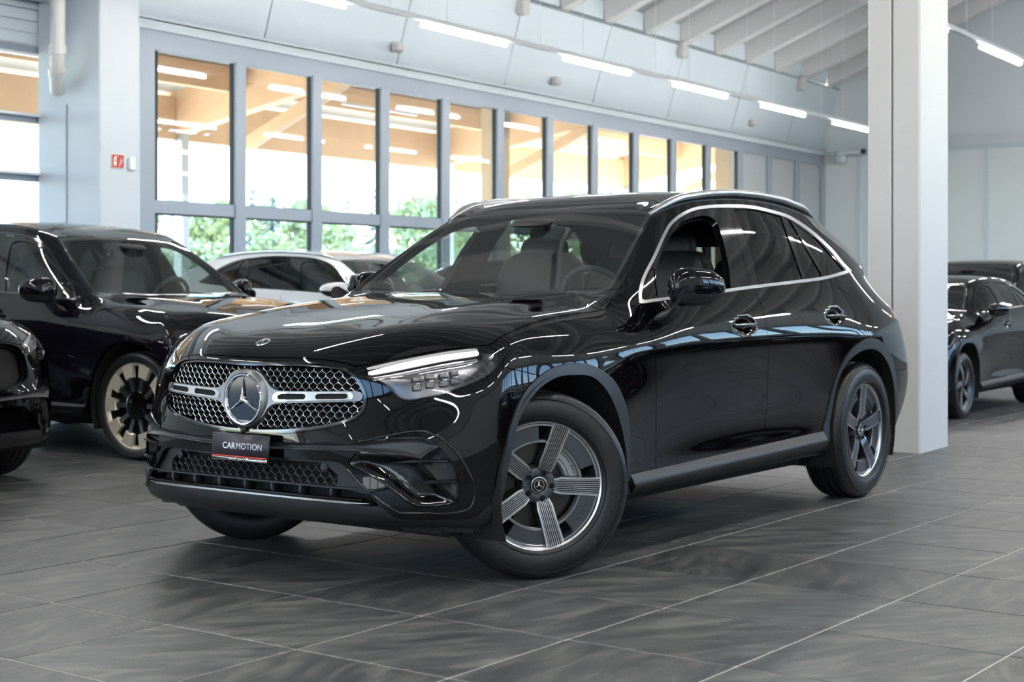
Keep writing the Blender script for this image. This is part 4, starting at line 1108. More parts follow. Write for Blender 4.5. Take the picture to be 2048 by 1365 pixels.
def _core(level):
    if level not in _CC:
        L=body_surface(level)
        for k,lim in (('farchi',(lambda V:V[:,1]+.62,lambda V:V[:,0]-.9)),('rarchi',(lambda V:V[:,1]+.62,lambda V:2.0-V[:,0],lambda V:V[:,0]-3.43)),('grille',(lambda V:V[:,0]+.3,)),('lamp',(lambda V:V[:,0],)),('lgrille',(lambda V:V[:,0]+.2,)),('acpan',(lambda V:V[:,0]+.2,)),('grey',(lambda V:V[:,0]+.2,)),('band',(lambda V:V[:,0]+.2,))):
            _,L=L.split(field(LIN[k],*lim))
        _,L=L.split(field(LIN['screen'],lambda V:1.095-V[:,2]-.08*(V[:,0]-.63),lambda V:.55-V[:,0],lambda V:V[:,0]-1.45))
        _,L=L.split(lambda V:np.minimum.reduce([pxf(GL[k])(V) for k in ('win1','win2','win2b','win3')])+np.where((V[:,1]<-.5)&(V[:,2]>.98),0,9))
        _,L=L.split(lambda V:np.maximum(np.maximum(3.30-V[:,0],np.abs(V[:,2]-1.27)-.125),-V[:,1]-.60))
        _,L=L.split(lambda V:np.maximum(V[:,0]-.62,.93-V[:,2]) if False else np.full(len(V),1.0))
        _CC[level]=L.offset(-.030).mirrored(True)
    return _CC[level]
# ---------------------------------------------------------------- hall: floor, walls, roof
XA,XB,YA,YB=-9.0,31.75,-5.6,13.0
EZ,EY,SLP=5.46,12.64,math.tan(math.radians(21.6)); RIDGE=3.7
def wallmat(name,col,b=.03,sc=6,rough=.6): return P_(name,col,rough,bump=(sc,b),var=(1.3,.03))
M['wall']=wallmat('white_wall',(.70,.75,.78)); M['wallb']=wallmat('cool_white_panel',(.60,.68,.74),.02); M['colm']=wallmat('white_concrete',(.70,.69,.675),.10,25); M['pierm']=wallmat('pier_paint',(.53,.58,.63),.06,12)
M['roofd']=P_('roof_deck',(.34,.37,.39),.7); M['rib']=P_('rafter_white',(.66,.67,.66),.6)
M['frame']=P_('grey_aluminium_frame',(.30,.345,.41),.4,metal=.1); M['gasket']=P_('dark_gasket',(.02,.025,.025),.5); M['panelg']=P_('grey_door_panel',(.42,.45,.48),.45)
M['pane']=glass('window_pane',(.96,.98,.97),mul=.9); M['seam']=P_('seam_grey',(.25,.29,.31),.7)  # seam is one even grey for joint strips and fascia backing
M['led']=P_('lamp_tube',(1,1,1),.4,emit=(1,.965,.93),estr=28.0); M['rail']=P_('lamp_rail',(.75,.78,.82),.4)
M['pvc']=P_('grey_pvc',(.55,.55,.55),.4); M['signred']=P_('sign_red',(.42,.012,.02),.4); M['signw']=P_('sign_white',(.82,.82,.68),.5); M['grout']=P_('grout',(.62,.57,.50),.8)
def tile_mat():
    m=bpy.data.materials.new('slate_tile'); m.use_nodes=True; nt=m.node_tree; N=nt.nodes.new; L=nt.links.new; b=nt.nodes['Principled BSDF']
    tc=N('ShaderNodeTexCoord'); oi=N('ShaderNodeObjectInfo'); ge=N('ShaderNodeNewGeometry')
    ad=N('ShaderNodeMath'); ad.operation='ADD'; L(oi.outputs['Random'],ad.inputs[0]); L(ge.outputs['Random Per Island'],ad.inputs[1])
    fr=N('ShaderNodeMath'); fr.operation='FRACT'; L(ad.outputs[0],fr.inputs[0])
    sc=N('ShaderNodeMath'); sc.operation='MULTIPLY'; sc.inputs[1].default_value=97; L(fr.outputs[0],sc.inputs[0])
    # streak direction differs from tile to tile
    rt=N('ShaderNodeVectorRotate'); rt.rotation_type='Z_AXIS'; an=N('ShaderNodeMath'); an.operation='MULTIPLY_ADD'; an.inputs[1].default_value=1.5; an.inputs[2].default_value=-.55
    L(fr.outputs[0],an.inputs[0]); L(an.outputs[0],rt.inputs['Angle']); L(tc.outputs['Object'],rt.inputs['Vector'])
    av=N('ShaderNodeVectorMath'); av.operation='ADD'; cb=N('ShaderNodeCombineXYZ'); L(sc.outputs[0],cb.inputs[0]); L(sc.outputs[0],cb.inputs[1]); L(rt.outputs[0],av.inputs[0]); L(cb.outputs[0],av.inputs[1])
    mp=N('ShaderNodeMapping'); mp.inputs['Scale'].default_value=(1.6,6.0,1); L(av.outputs[0],mp.inputs[0])
    n1=N('ShaderNodeTexNoise'); n1.inputs['Scale'].default_value=2.2; n1.inputs['Detail'].default_value=9; n1.inputs['Roughness'].default_value=.62; n1.inputs['Distortion'].default_value=.6; L(mp.outputs[0],n1.inputs['Vector'])
    n2=N('ShaderNodeTexNoise'); n2.inputs['Scale'].default_value=170; n2.inputs['Detail'].default_value=3; L(av.outputs[0],n2.inputs['Vector'])
    cr=N('ShaderNodeValToRGB'); e=cr.color_ramp.elements; e[0].position=.30; e[0].color=(.034,.038,.041,1); e[1].position=.72; e[1].color=(.20,.192,.172,1)
    k=e.new(.5); k.color=(.088,.091,.089,1); L(n1.outputs[0],cr.inputs[0])
    mx=N('ShaderNodeMix'); mx.data_type='RGBA'; mx.blend_type='OVERLAY'; mx.inputs[0].default_value=.75; L(cr.outputs[0],mx.inputs[6]); L(n2.outputs[0],mx.inputs[7])
    h=N('ShaderNodeHueSaturation'); v=N('ShaderNodeMath'); v.operation='MULTIPLY_ADD'; v.inputs[1].default_value=.35; v.inputs[2].default_value=.80; L(fr.outputs[0],v.inputs[0]); L(v.outputs[0],h.inputs['Value']); L(mx.outputs[2],h.inputs['Color'])
    L(h.outputs[0],b.inputs['Base Color'])
    rr=N('ShaderNodeMapRange'); rr.inputs[3].default_value=.34; rr.inputs[4].default_value=.50; L(n1.outputs[0],rr.inputs[0]); L(rr.outputs[0],b.inputs['Roughness'])
    bp=N('ShaderNodeBump'); bp.inputs['Strength'].default_value=.16; bp.inputs['Distance'].default_value=.006
    s2=N('ShaderNodeMath'); s2.operation='MULTIPLY_ADD'; s2.inputs[1].default_value=.35; L(n2.outputs[0],s2.inputs[0]); L(n1.outputs[0],s2.inputs[2]); L(s2.outputs[0],bp.inputs['Height']); L(bp.outputs[0],b.inputs['Normal'])
    b.inputs['Specular IOR Level'].default_value=.55
    return m
M['tile']=tile_mat()
fl=MB().box(((XA+XB)/2,(YA+YB)/2,-.0525),(XB-XA+.6,YB-YA+.6,.10)).build('floor',M['grout']); tag(fl,'dark slate tiled showroom floor with pale joints',None,None,'structure')
TA,TB=.606,.600; TTH=math.radians(36.32); TO=(-.666,4.768)
tu=np.array(to_xy(math.sin(TTH),math.cos(TTH))); tv=np.array(to_xy(math.cos(TTH),-math.sin(TTH))); to0=np.array(to_xy(*TO))
def tile_geo(g=.0030):
    a,b=TA/2-g,TB/2-g; e=.003
    V=[(-a,-b,-.004),(a,-b,-.004),(a,b,-.004),(-a,b,-.004),(-a+e,-b+e,0),(a-e,-b+e,0),(a-e,b-e,0),(-a+e,b-e,0)]
    return V,[(4,5,6,7),(0,1,5,4),(1,2,6,5),(2,3,7,6),(3,0,4,7)]
tV,tF=tile_geo(); tme=mkmesh('tile',tV,tF,[M['tile']],None,False); tang=math.atan2(tu[1],tu[0])
cand=[];rest=MB()
fw=np.array((math.cos(AL),math.sin(AL)));rg=np.array((math.sin(AL),-math.cos(AL)))
for i in range(-40,70):
    for j in range(-40,45):
        c=to0+tu*TA*(i+.5)+tv*TB*(j+.5)
        if not (XA+.3<c[0]<XB-.35 and YA+.3<c[1]<YB-.35): continue
        Z=c@fw; r=c@rg; vis=Z>2.9 and abs(r/Z)<1024/FPX+.06
        cand.append((Z if vis else 1e3+Z,i,j,c))
cand.sort(key=lambda q:q[0])
Rt=np.array([[tu[0],-tu[1]],[tu[1],tu[0]]])
for k,(Z,i,j,c) in enumerate(cand):
    if k<295 and Z<900: addo('floor_tile',tme,fl,(c[0],c[1],0),(0,0,tang))
    else:
        P=[(*(Rt@np.array(v[:2])+c),v[2]) for v in tV]; rest.add(P,tF)
ro=rest.build('floor_tile_field',M['tile'],fl); ro['kind']='stuff'
# roof
def zroof(y): return EZ+(EY-y)*SLP if y>=RIDGE else EZ+(EY-RIDGE)*SLP-(RIDGE-y)*SLP
cl=empty('ceiling'); tag(cl,'white pitched ceiling with closely spaced rafters',None,None,'structure')
YE=2*RIDGE-EY
for ya,yb in ((EY+.5,RIDGE),(RIDGE,YE-.5)):
    mb=MB(); z0,z1=zroof(ya)+.36,zroof(yb)+.36
    mb.add([(XA-.3,ya,z0),(XB+.3,ya,z0),(XB+.3,yb,z1),(XA-.3,yb,z1),(XA-.3,ya,z0+.2),(XB+.3,ya,z0+.2),(XB+.3,yb,z1+.2),(XA-.3,yb,z1+.2)],[(0,1,2,3),(7,6,5,4),(0,4,5,1),(1,5,6,2),(2,6,7,3),(3,7,4,0)])
    mb.build('roof_deck',M['roofd'],cl)
def rafter(ya,yb):
    mb=MB(); w=.11
    z0,z1=zroof(ya),zroof(yb); mb.add([(-w,ya,z0),(w,ya,z0),(w,yb,z1),(-w,yb,z1),(-w*1.25,ya,z0+.37),(w*1.25,ya,z0+.37),(w*1.25,yb,z1+.37),(-w*1.25,yb,z1+.37)],[(0,3,2,1),(4,5,6,7),(0,1,5,4),(1,2,6,5),(2,3,7,6),(3,0,4,7)])
    return mkmesh('rafter',mb.V,mb.F,[M['rib']],None,False)
r1,r2=rafter(EY-.02,RIDGE),rafter(RIDGE,YE+.02)
bl=MB(); bl.box((0,EY+.02,EZ+.20),(1.10,.04,.30)); blm=mkmesh('blocking',bl.V,bl.F,[M['wallb']],None,False)
x=21.759-1.342*22
while x<XB:
    addo('rafter',r1,cl,(x,0,0)); addo('rafter',r2,cl,(x,0,0)); addo('eave_block',blm,cl,(x+.671,0,0)); x+=1.342
MB().box(((XA+XB)/2,RIDGE,zroof(RIDGE)-.25),(XB-XA,.34,.7),bev=.01).build('ridge_beam',M['rib'],cl)
# inclined fascia above the gates
SY,SZ=13.0,4.20
for sgn,nm in ((1,'trim_1'),(-1,'trim_2')):
    fo=empty(nm); tag(fo,'inclined white fascia panels above the glazed gates',None,None,'structure')
    n0=np.array((0,-(EZ-.02-SZ),-(SY-EY)));n0=n0/np.linalg.norm(n0)
    x=16.655-2.62*10
    while x<XB:
        xa,xb=max(x+.012,XA),min(x+2.62-.012,XB); mb=MB(); 
        P=[(xa,SY,SZ),(xb,SY,SZ),(xb,EY,EZ-.02),(xa,EY,EZ-.02)]; Q=[(a,b+.10,c+.03) for a,b,c in P]
        V=P+Q
        if sgn<0: V=[(a,2*RIDGE-b,c) for a,b,c in V]
        mb.add(V,[(0,3,2,1),(4,5,6,7),(0,1,5,4),(1,2,6,5),(2,3,7,6),(3,0,4,7)])
        mb.build('fascia_panel',M['wallb'],fo); x+=2.62
    y=lambda v: v if sgn>0 else 2*RIDGE-v
    P=[(XA,SY+.06,SZ),(XB,SY+.06,SZ),(XB,EY+.06,EZ+.02),(XA,EY+.06,EZ+.02)]; Q=[(a_,b_+.16,c_+.03) for a_,b_,c_ in P]; V=P+Q
    if sgn<0: V=[(a_,2*RIDGE-b_,c_) for a_,b_,c_ in V]
    mb=MB(); mb.add(V,[(0,3,2,1),(4,5,6,7),(0,1,5,4),(1,2,6,5),(2,3,7,6),(3,0,4,7)]); mb.build('fascia_back',M['seam'],fo)
    MB().box(((XA+XB)/2,y(SY+.02),SZ-.035),(XB-XA,.16,.05)).build('fascia_edge',M['wallb'],fo)
    MB().box(((XA+XB)/2,y(EY-.01),EZ-.01),(XB-XA,.05,.02)).build('eave_line',M['seam'],fo)
# glazed gate wall (+Y): window_1 ; the same gate on the camera side: window_2
def gate_wall(nm,x0,npan,nsolid,sgn,label,pitch=1.3915,pw=1.215,low=True):
    w=empty(nm); tag(w,label,None,None,'structure'); y=(lambda v:v) if sgn>0 else (lambda v:2*RIDGE-v)
    zb,z1,z2,z3,zt=.12,1.98,2.13,3.85,4.16; n=npan+nsolid; xe=x0+pitch*n
    mb=MB(); mb.box((x0-.23,y(13.02),zt/2),(.30,.12,zt),bev=.004); mb.build('frame_post',M['frame'],w)
    mb=MB(); mb.box((x0-.40,y(12.99),zt/2+.02),(.10,.16,zt+.04),bev=.004); mb.build('outer_frame',M['wallb'],w)
    MB().box(((x0+xe)/2-.15,y(13.03),(z3+zt)/2-.04),(xe-x0+.2,.10,zt-z3-.02),bev=.004).build('head_rail',M['frame'],w)
    MB().box(((x0+xe)/2-.15,y(12.97),zt-.06),(xe-x0+.7,.06,.12),bev=.004).build('head_trim',M['wallb'],w)
    MB().box(((x0+xe)/2-.1,y(13.03),(z1+z2)/2),(xe-x0,.10,z2-z1),bev=.006).build('transom',M['frame'],w)
    MB().box(((x0+xe)/2-.1,y(13.03),zb/2),(xe-x0,.10,zb),bev=.006).build('bottom_rail',M['frame'],w)
    for k in range(n+1):
        mx=x0+k*pitch-(pitch-pw)/2
        if k>0: MB().box((mx,y(13.02),z3/2),(pitch-pw,.12,z3),bev=.006).build('mullion',M['frame'],w)
        if k<n:
            xm=x0+k*pitch+pw/2
            for za,zc in ((zb,z1),(z2,z3)):
                if k<npan and (low or za>1):
                    MB().box((xm,y(13.05),(za+zc)/2),(pw,.012,zc-za)).build('pane',M['pane'],w)
                    mb=MB(); g=.014
                    mb.box((xm,y(13.03),zc-g/2),(pw,.05,g)); mb.box((xm+pw/2-g/2,y(13.03),(za+zc)/2),(g,.05,zc-za)); mb.box((xm-pw/2+.002,y(13.03),(za+zc)/2),(.004,.05,zc-za)); mb.box((xm,y(13.03),za+.003),(pw,.05,.006)); mb.build('gasket',M['gasket'],w)
                else:
                    MB().box((xm,y(13.05),(za+zc)/2),(pw-.03,.05,zc-za-.03),bev=.008).build('solid_panel',M['panelg'],w)
        if k==2:
            mb=MB(); mb.tube([(mx+.03,y(12.95),.95),(mx+.03,y(12.90),.95),(mx+.03,y(12.90),1.25),(mx+.03,y(12.95),1.25)],.012,8); mb.build('gate_handle',M['rail'],w,auto=40)
    return w
gate_wall('window_1',12.284,11,3,1,'long grey framed glazed gate with eleven tall panes')
gate_wall('window_2',9.13,16,0,-1,'glazed gate on the side behind the viewer',low=False)
# remaining walls
def wall(nm,boxes,mat,label):
    e=empty(nm); tag(e,label,None,None,'structure')
    for c,d in boxes: MB().box(c,d).build('wall_panel',mat,e)
    return e
wall('wall_back',[((1.3,13.35,2.1),(8.9,.3,4.2)),((-8.5,13.35,2.1),(1.0,.3,4.2)),((-5.6,13.35,3.9),(5,.3,.7)),((11.55,13.35,2.1),(.55,.3,4.2)),((8.5,13.5,4.2),(5.6,.3,.6)),((31.85,13.2,2.1),(.3,.4,4.3))],M['wall'],'white wall beside the glazed gate')
wall('wall_front',[((-.2,2*RIDGE-13.3,2.1),(17.7,.3,4.2)),((31.7,2*RIDGE-13.2,2.1),(.9,.3,4.3))],M['wall'],'white wall on the side behind the viewer')
gz=zroof(RIDGE)+.4
ew=empty('wall_end'); tag(ew,'white panelled end wall of the hall',None,None,'structure')
mb=MB(); mb.prism([(YA-.4,0),(13.3,0),(13.3,4.6),(EY,EZ+.4),(RIDGE,gz),(YE,EZ+.4),(YA-.4,4.6)],XB,XB+.3,axis='x'); mb.build('wall_panel',M['wall'],ew)
for yy in (12.2,9.46,6.7,3.9,1.1,-1.7): MB().box((XB-.008,yy,2.0),(.02,.10,4.06)).build('panel_joint',M['wallb'],ew)
MB().box((XB-.02,RIDGE,4.07),(.05,18.4,.09)).build('panel_joint',M['wallb'],ew)
# side facing the car fronts: glazed, looking at a white corrugated shed
lw=empty('window_3'); tag(lw,'tall glazed side of the hall out of view',None,None,'structure')
mb=MB(); mb.prism([(YA-.4,4.3),(13.4,4.3),(13.4,4.7),(EY,EZ+.4),(RIDGE,gz),(YE,EZ+.4),(YA-.4,4.7)],XA-.3,XA,axis='x'); mb.build('wall_panel',M['wall'],lw)
MB().box((XA-.15,9.2,2.2),(.3,8.6,4.4)).build('wall_panel',M['wall'],lw); MB().box((XA-.15,-.6,4.35),(.3,11.0,.2)).build('wall_panel',M['wall'],lw)
for k in range(8):
    yy=YA+.1+k*1.47; MB().box((XA-.05,yy,2.15),(.12,.14,4.3),bev=.005).build('mullion',M['frame'],lw)
    if k<7: MB().box((XA-.08,yy+.735,2.1),(.012,1.33,4.1)).build('pane',M['pane'],lw)
for zz in (.08,2.1,4.2): MB().box((XA-.05,-.4,zz),(.11,10.4,.14),bev=.005).build('rail',M['frame'],lw)
# pillar, sectional door, pipe at the left
pb=empty('wall_pier'); tag(pb,'white concrete pier between the sectional door and the gate',None,None,'structure')
MB().box((11.09,12.78,2.2),(.54,.96,4.44),bev=.012).build('pier_shaft',M['pierm'],pb); MB().box((10.815,12.80,1.6),(.008,.012,2.9)).build('pier_joint',M['seam'],pb)
MB().box((9.0,12.9,4.36),(4.4,.9,.16)).build('lintel',M['wallb'],pb)
dd=empty('door_1'); tag(dd,'sectional lift door with rows of clear panes',None,None,'structure')
DX0,DX1=6.1,11.22
rails=[(0,.14),(.50,.60),(1.08,1.17),(1.67,1.76),(2.26,2.35),(2.885,2.966),(3.62,3.70)]
for a,b in rails:
    MB().box(((DX0+DX1)/2,13.30,(a+b)/2),(DX1-DX0,.06,b-a),bev=.006).build('door_rail',M['frame'],dd); 
    if 1<a<3.5: MB().box(((DX0+DX1)/2-.12,13.22,b-.01),(DX1-DX0-.2,.05,.03),bev=.006).build('stiffener',M['rail'],dd); MB().box((DX1-.08,13.22,(a+b)/2),(.09,.05,.07),bev=.006).build('hinge',M['pvc'],dd)
for (a,b),(c,d) in zip(rails,rails[1:]):
    for xa,xb in ((DX0+.1,DX0+1.75),(DX0+1.85,DX1-1.75),(DX1-1.65,DX1-.04)): MB().box(((xa+xb)/2,13.31,(b+c)/2),(xb-xa,.012,c-b)).build('pane',M['pane'],dd)
for xx in (DX0+.05,DX0+1.80,DX1-1.70): MB().box((xx,13.3,1.85),(.09,.05,3.7)).build('door_stile',M['frame'],dd)
for k in range(5): MB().box(((DX0+DX1)/2,13.30,3.77+k*.125),(DX1-DX0,.05,.118),bev=.006).build('door_panel',M['wallb'],dd)
MB().box((DX1+.05,13.24,2.1),(.10,.14,4.2),bev=.005).build('guide_track',M['frame'],dd); MB().box((DX1+.16,13.2,2.1),(.10,.05,4.2)).build('guide_track',M['wallb'],dd)
mb=MB(); mb.tube([(10.55,12.62,4.27),(10.55,12.62,3.55),(10.55,12.63,3.45),(10.62,12.72,3.30),(10.72,12.83,3.18)],.075,18); mb.tube([(10.55,12.62,3.62),(10.55,12.62,3.52)],.088,18); mb.tube([(10.58,12.665,3.40),(10.62,12.72,3.33)],.088,18)
tag(mb.build('drain_pipe',M['pvc'],None,auto=40),'grey plastic drain pipe with an elbow at the top of the pier','pipe')
# column
cm=MB(); cm.box((10.55,3.60,5),(.60,.195,10.2),bev=.012); cm.box((10.55,3.79,5),(.60,.165,10.2),bev=.010)
co=cm.build('column',M['colm']); tag(co,'white painted concrete column with a vertical groove',None,None,'structure')
# lamps
ORD=['first','second','third','fourth','fifth','sixth','seventh','eighth','ninth','tenth','eleventh','twelfth','thirteenth','fourteenth']
def lamp_rows():
    rows=[(10.5,4.085,10.84-3.05*6,13),(5.72,4.085,12.85-3.05*6,12),(1.6,4.085,10.9-3.05*6,13),(-2.9,4.085,11.5-3.05*6,13)]
    lenM=1.69
    tube=MB(); tube.tube([(0,0,0),(lenM,0,0)],.026,10,sq=(1.2,.85)); tm=mkmesh('tube',tube.V,tube.F,[M['led']])
    for r,(y,z,x0,n) in enumerate(rows):
        for k in range(n):
            xs_=x0+k*3.05-(2.2 if r==1 and x0+k*3.05<9 else 0)
            if xs_<XA+.3 or xs_+3.0>XB-.2: continue
            e=empty('light_strip',(xs_,y,z)); 
            MB().box((1.525,0,.095),(3.045,.06,.06),bev=.008).build('rail_body',M['rail'],e)
            addo('light_tube',tm,e,(.03,0,.02))
            for xx in (.5,2.5):
                zt=zroof(y)-z; mb=MB(); mb.tube([(xx,0,.10),(xx,0,zt+.02)],.004,5); mb.build('hanger_wire',M['rail'],e)
            wh=['by the glazed gate','right of the column','above the front car','behind the viewer'][r]
            tag(e,f'suspended light strip {wh}, {ORD[k]} from the near end','ceiling light','suspended light strips')
lamp_rows()
# small fixtures
def fixture(nm,c,d,mat,label,cat,par=None):
    o=MB().box((0,0,0),d,bev=min(d)*.2).build(nm,mat,None,loc=c); return tag(o,label,cat)
s0=addo('fire_sign',None) if False else empty('fire_sign',(11.055,12.295,2.452)); tag(s0,'red extinguisher sign on the white pier','sign')
MB().box((0,0,0),(.168,.012,.145)).build('sign_board',M['signw'],s0); MB().box((0,-.007,0),(.156,.004,.134)).build('sign_face',M['signred'],s0)
mb=MB(); mb.box((-.040,-.0095,-.012),(.036,.002,.07),bev=.0008); mb.box((-.040,-.0095,.032),(.020,.002,.016)); mb.box((-.028,-.0095,.044),(.044,.002,.010)); mb.box((-.04,-.0105,.0),(.026,.001,.012),1); mb.build('extinguisher_symbol',[M['signw'],M['signred']],s0)
for k,dz in ((0,-.03),(1,-.005),(2,.02)):
    mb=MB(); pts=[(.015+.016*k+.010*math.sin(t*3+k),-.0095,dz-.02+.045*t) for t in np.linspace(0,1,8)]; mb.tube(pts,[.006*(1-t*.8) for t in np.linspace(0,1,8)],6); mb.build('flame_symbol',M['signw'],s0)
fixture('wall_sensor',(11.235,12.28,2.435),(.085,.05,.135),M['wall'],'small white sensor box beside the red sign','sensor box')
for (xx,nm) in ((16.50,'above the second pane group'),(20.55,'above the middle panes'),(27.85,'above the grey panels')):
    fixture('spot_box',(xx,12.86,4.40),(.14,.14,.13),M['pvc'],f'small grey box on the fascia {nm}','sensor box')
for k,xx in enumerate((19.20,24.33,29.63)): fixture('fascia_bracket',(xx,12.60,5.36),(.18,.16,.30),M['pvc'],['nearest','middle','farthest'][k]+' grey bracket under the eave','bracket')
cam_=empty('security_camera',(31.38,12.15,4.0)); tag(cam_,'white security camera on a wall bracket at the far end','camera')
MB().box((.16,.35,-.02),(.32,.14,.26),bev=.02).build('junction_box',M['wallb'],cam_); mb=MB(); mb.tube([(-.1,.30,.03),(-.12,-.20,.05)],.05,10); mb.build('camera_body',M['wall'],cam_,auto=40); mb=MB(); mb.tube([(-.12,-.205,.05),(-.13,-.28,.055)],.055,10); mb.build('camera_lens',M['gasket'],cam_,auto=40)
MB().box((.30,-.9,.16),(.03,2.2,.03)).build('cable_duct',M['wallb'],cam_)
# ---------------------------------------------------------------- outside: canopy, trees, shed
M['glulam']=P_('glued_timber',(.88,.58,.33),.55,var=(2.2,.10),bump=(12,.05)); M['deckw']=P_('canopy_deck',(.85,.82,.76),.6); M['steel']=P_('galvanised_steel',(.5,.5,.5),.4,metal=.6)
M['paving']=P_('outdoor_paving',(.66,.65,.62),.8,var=(.8,.15)); M['grass']=P_('meadow',(.16,.22,.06),.9,var=(.5,.3)); M['shed']=P_('white_sheet_metal',(.80,.80,.80),.4)
M['bark']=P_('bark',(.10,.07,.05),.9); M['leaf']=P_('leaf_green',(.40,.46,.25),.7,var=(.9,.25)); M['needle']=P_('needle_green',(.26,.31,.24),.8,var=(1.2,.2))
for m in ('leaf','needle'):
    M[m].node_tree.nodes['Principled BSDF'].inputs['Transmission Weight'].default_value=0
gp=MB(); gp.box((10,100,-.25),(400,173.2,.3)); gp.box((-110,-90,-.25),(201,400,.3)) if False else None
gnd=gp.build('ground_outside',M['grass']); tag(gnd,'grassy ground outside beyond the gate',None,None,'structure')
M['asphalt']=P_('asphalt',(.10,.10,.105),.85,var=(3,.2))
g3=MB(); g3.box((10,-30,-.08),(120,48,.06)); g3.box((-24.5,4,-.08),(30,40,.06)); tag(g3.build('road_outside',M['asphalt']),'dark asphalt yard around the hall',None,None,'structure')
g2=MB(); g2.box((10,22,-.08),(120,17.4,.06)); tag(g2.build('paving_outside',M['paving']),'pale paving around the hall',None,None,'structure')
can=empty('canopy'); tag(can,'timber canopy roof outside the glazed gate','canopy')
GX=(3.8,12.6,21.4,30.2,39.0); zc=lambda y:4.95+(22.2-y)*.17     # underside of girders' upper deck
for gx in GX:
    mb=MB(); w=.14; ya,yb=13.7,22.4
    V=[(gx-w,ya,zc(ya)-.75),(gx+w,ya,zc(ya)-.75),(gx+w,yb,zc(yb)-.85),(gx-w,yb,zc(yb)-.85),(gx-w,ya,zc(ya)),(gx+w,ya,zc(ya)),(gx+w,yb,zc(yb)),(gx-w,yb,zc(yb))]
    mb.add(V,[(0,3,2,1),(4,5,6,7),(0,1,5,4),(1,2,6,5),(2,3,7,6),(3,0,4,7)]); mb.build('girder',M['glulam'],can)
    MB().box((gx,14.6,2.4),(.34,.36,5.0),bev=.01).build('timber_post',M['glulam'],can)
    MB().box((gx,22.0,2.1),(.20,.24,4.2),bev=.01).build('steel_post',M['steel'],can)
    mb=MB(); mb.add(*[ [(gx-.09,20.2,3.75),(gx+.09,20.2,3.75),(gx+.09,17.4,4.95),(gx-.09,17.4,4.95),(gx-.09,20.2,4.0),(gx+.09,20.2,4.0),(gx+.09,17.4,5.2),(gx-.09,17.4,5.2)],[(0,3,2,1),(4,5,6,7),(0,1,5,4),(1,2,6,5),(2,3,7,6),(3,0,4,7)]]); mb.build('brace',M['glulam'],can)
for i,(a,b) in enumerate(zip(GX,GX[1:])):
    for y in (14.3,15.8,17.3,18.8,20.3):
        MB().box(((a+b)/2,y,zc(y)-.24),(b-a-.28,.16,.46),bev=.006).build('purlin',M['glulam'],can)
    MB().box(((a+b)/2,22.1,zc(22.1)-.52),(b-a-.28,.20,.84),bev=.006).build('edge_beam',M['glulam'],can)
    for y in (16.5,19.6):
        MB().box(((a+b)/2-1.2,y,zc(y)-.60),(2.4,.09,.05)).build('canopy_lamp',M['led'] if False else M['rail'],can)
mb=MB(); ya,yb=13.4,22.9; mb.add([(GX[0]-1,ya,zc(ya)),(GX[-1]+1,ya,zc(ya)),(GX[-1]+1,yb,zc(yb)),(GX[0]-1,yb,zc(yb)),(GX[0]-1,ya,zc(ya)+.15),(GX[-1]+1,ya,zc(ya)+.15),(GX[-1]+1,yb,zc(yb)+.15),(GX[0]-1,yb,zc(yb)+.15)],[(0,1,2,3),(7,6,5,4),(0,4,5,1),(1,5,6,2),(2,6,7,3),(3,7,4,0)]); mb.build('canopy_deck',M['deckw'],can)
def crown(mb,c,r,n,leaf,rng,m=0):
    for _ in range(n):
        d=rng.normal(size=3); d/=np.linalg.norm(d); p=np.array(c)+d*np.array(r)*(rng.random()**.35)
        a=rng.normal(size=3);a/=np.linalg.norm(a);b=np.cross(a,rng.normal(size=3));b/=np.linalg.norm(b); s=leaf*(.6+.8*rng.random())
        q=np.cross(a,b)
        mb.add([p-a*s,p+b*s*.8,p+a*s,p-b*s*.8,p+q*s*.5],[(0,1,4),(1,2,4),(2,3,4),(3,0,4)],m)
rg2=np.random.default_rng(3)
def broad(name,x,y,h,w,label,base=0):
    e=empty(name,(x,y,base)); mb=MB(); mb.tube([(0,0,0),(.1,0,h*.5)],[.22,.14],8); mb.build('trunk',M['bark'],e)
    mb=MB()
    for _ in range(9):
        c=(rg2.normal()*w*.28,rg2.normal()*w*.28,h*(.48+.42*rg2.random())); crown(mb,c,(w*.30,w*.30,h*.17),200,.15*w/3,rg2)
    mb.build('crown',M['leaf'],e); tag(e,label,'tree','trees beyond the canopy'); return e
def conifer(name,x,y,h,label,base=0):
    e=empty(name,(x,y,base)); mb=MB(); mb.tube([(0,0,0),(0,0,h*.95)],[.2,.03],8); mb.build('trunk',M['bark'],e); mb=MB()
    n=16
    for i in range(n):
        z=h*(.12+.86*i/n); r=h*.20*(1-i/n)+.12
        for k in range(13):
            a=k/13*2*math.pi+rg2.random(); rr=r*(.7+.5*rg2.random()); t=np.array((math.cos(a),math.sin(a),0)); s=np.array((-math.sin(a),math.cos(a),0))
            tip=np.array((0,0,z-rr*.35))+t*rr; mb.add([(0,0,z+.25),tip+s*rr*.22,tip+t*.1,tip-s*rr*.22,(0,0,z-.15)],[(0,1,2),(0,2,3),(4,2,1),(4,3,2)])
    mb.build('crown',M['needle'],e); tag(e,label,'tree','trees beyond the canopy'); return e
k=0
ords=['first','second','third','fourth','fifth','sixth','seventh','eighth','ninth','tenth','eleventh','twelfth','thirteenth','fourteenth']
for row,(y0,lab) in enumerate(((38.5,'low behind the gate'),(43.6,'in the second row behind the gate'))):
    for i in range(12): broad('bush',20+i*5.0+row*2.5,y0,2.75+rg2.random()*.35,2.6,f'light green bush {lab}, {ords[i]} from the left',-.10)
pix=[350,395,505,545,600,695,755,850,955,1130]
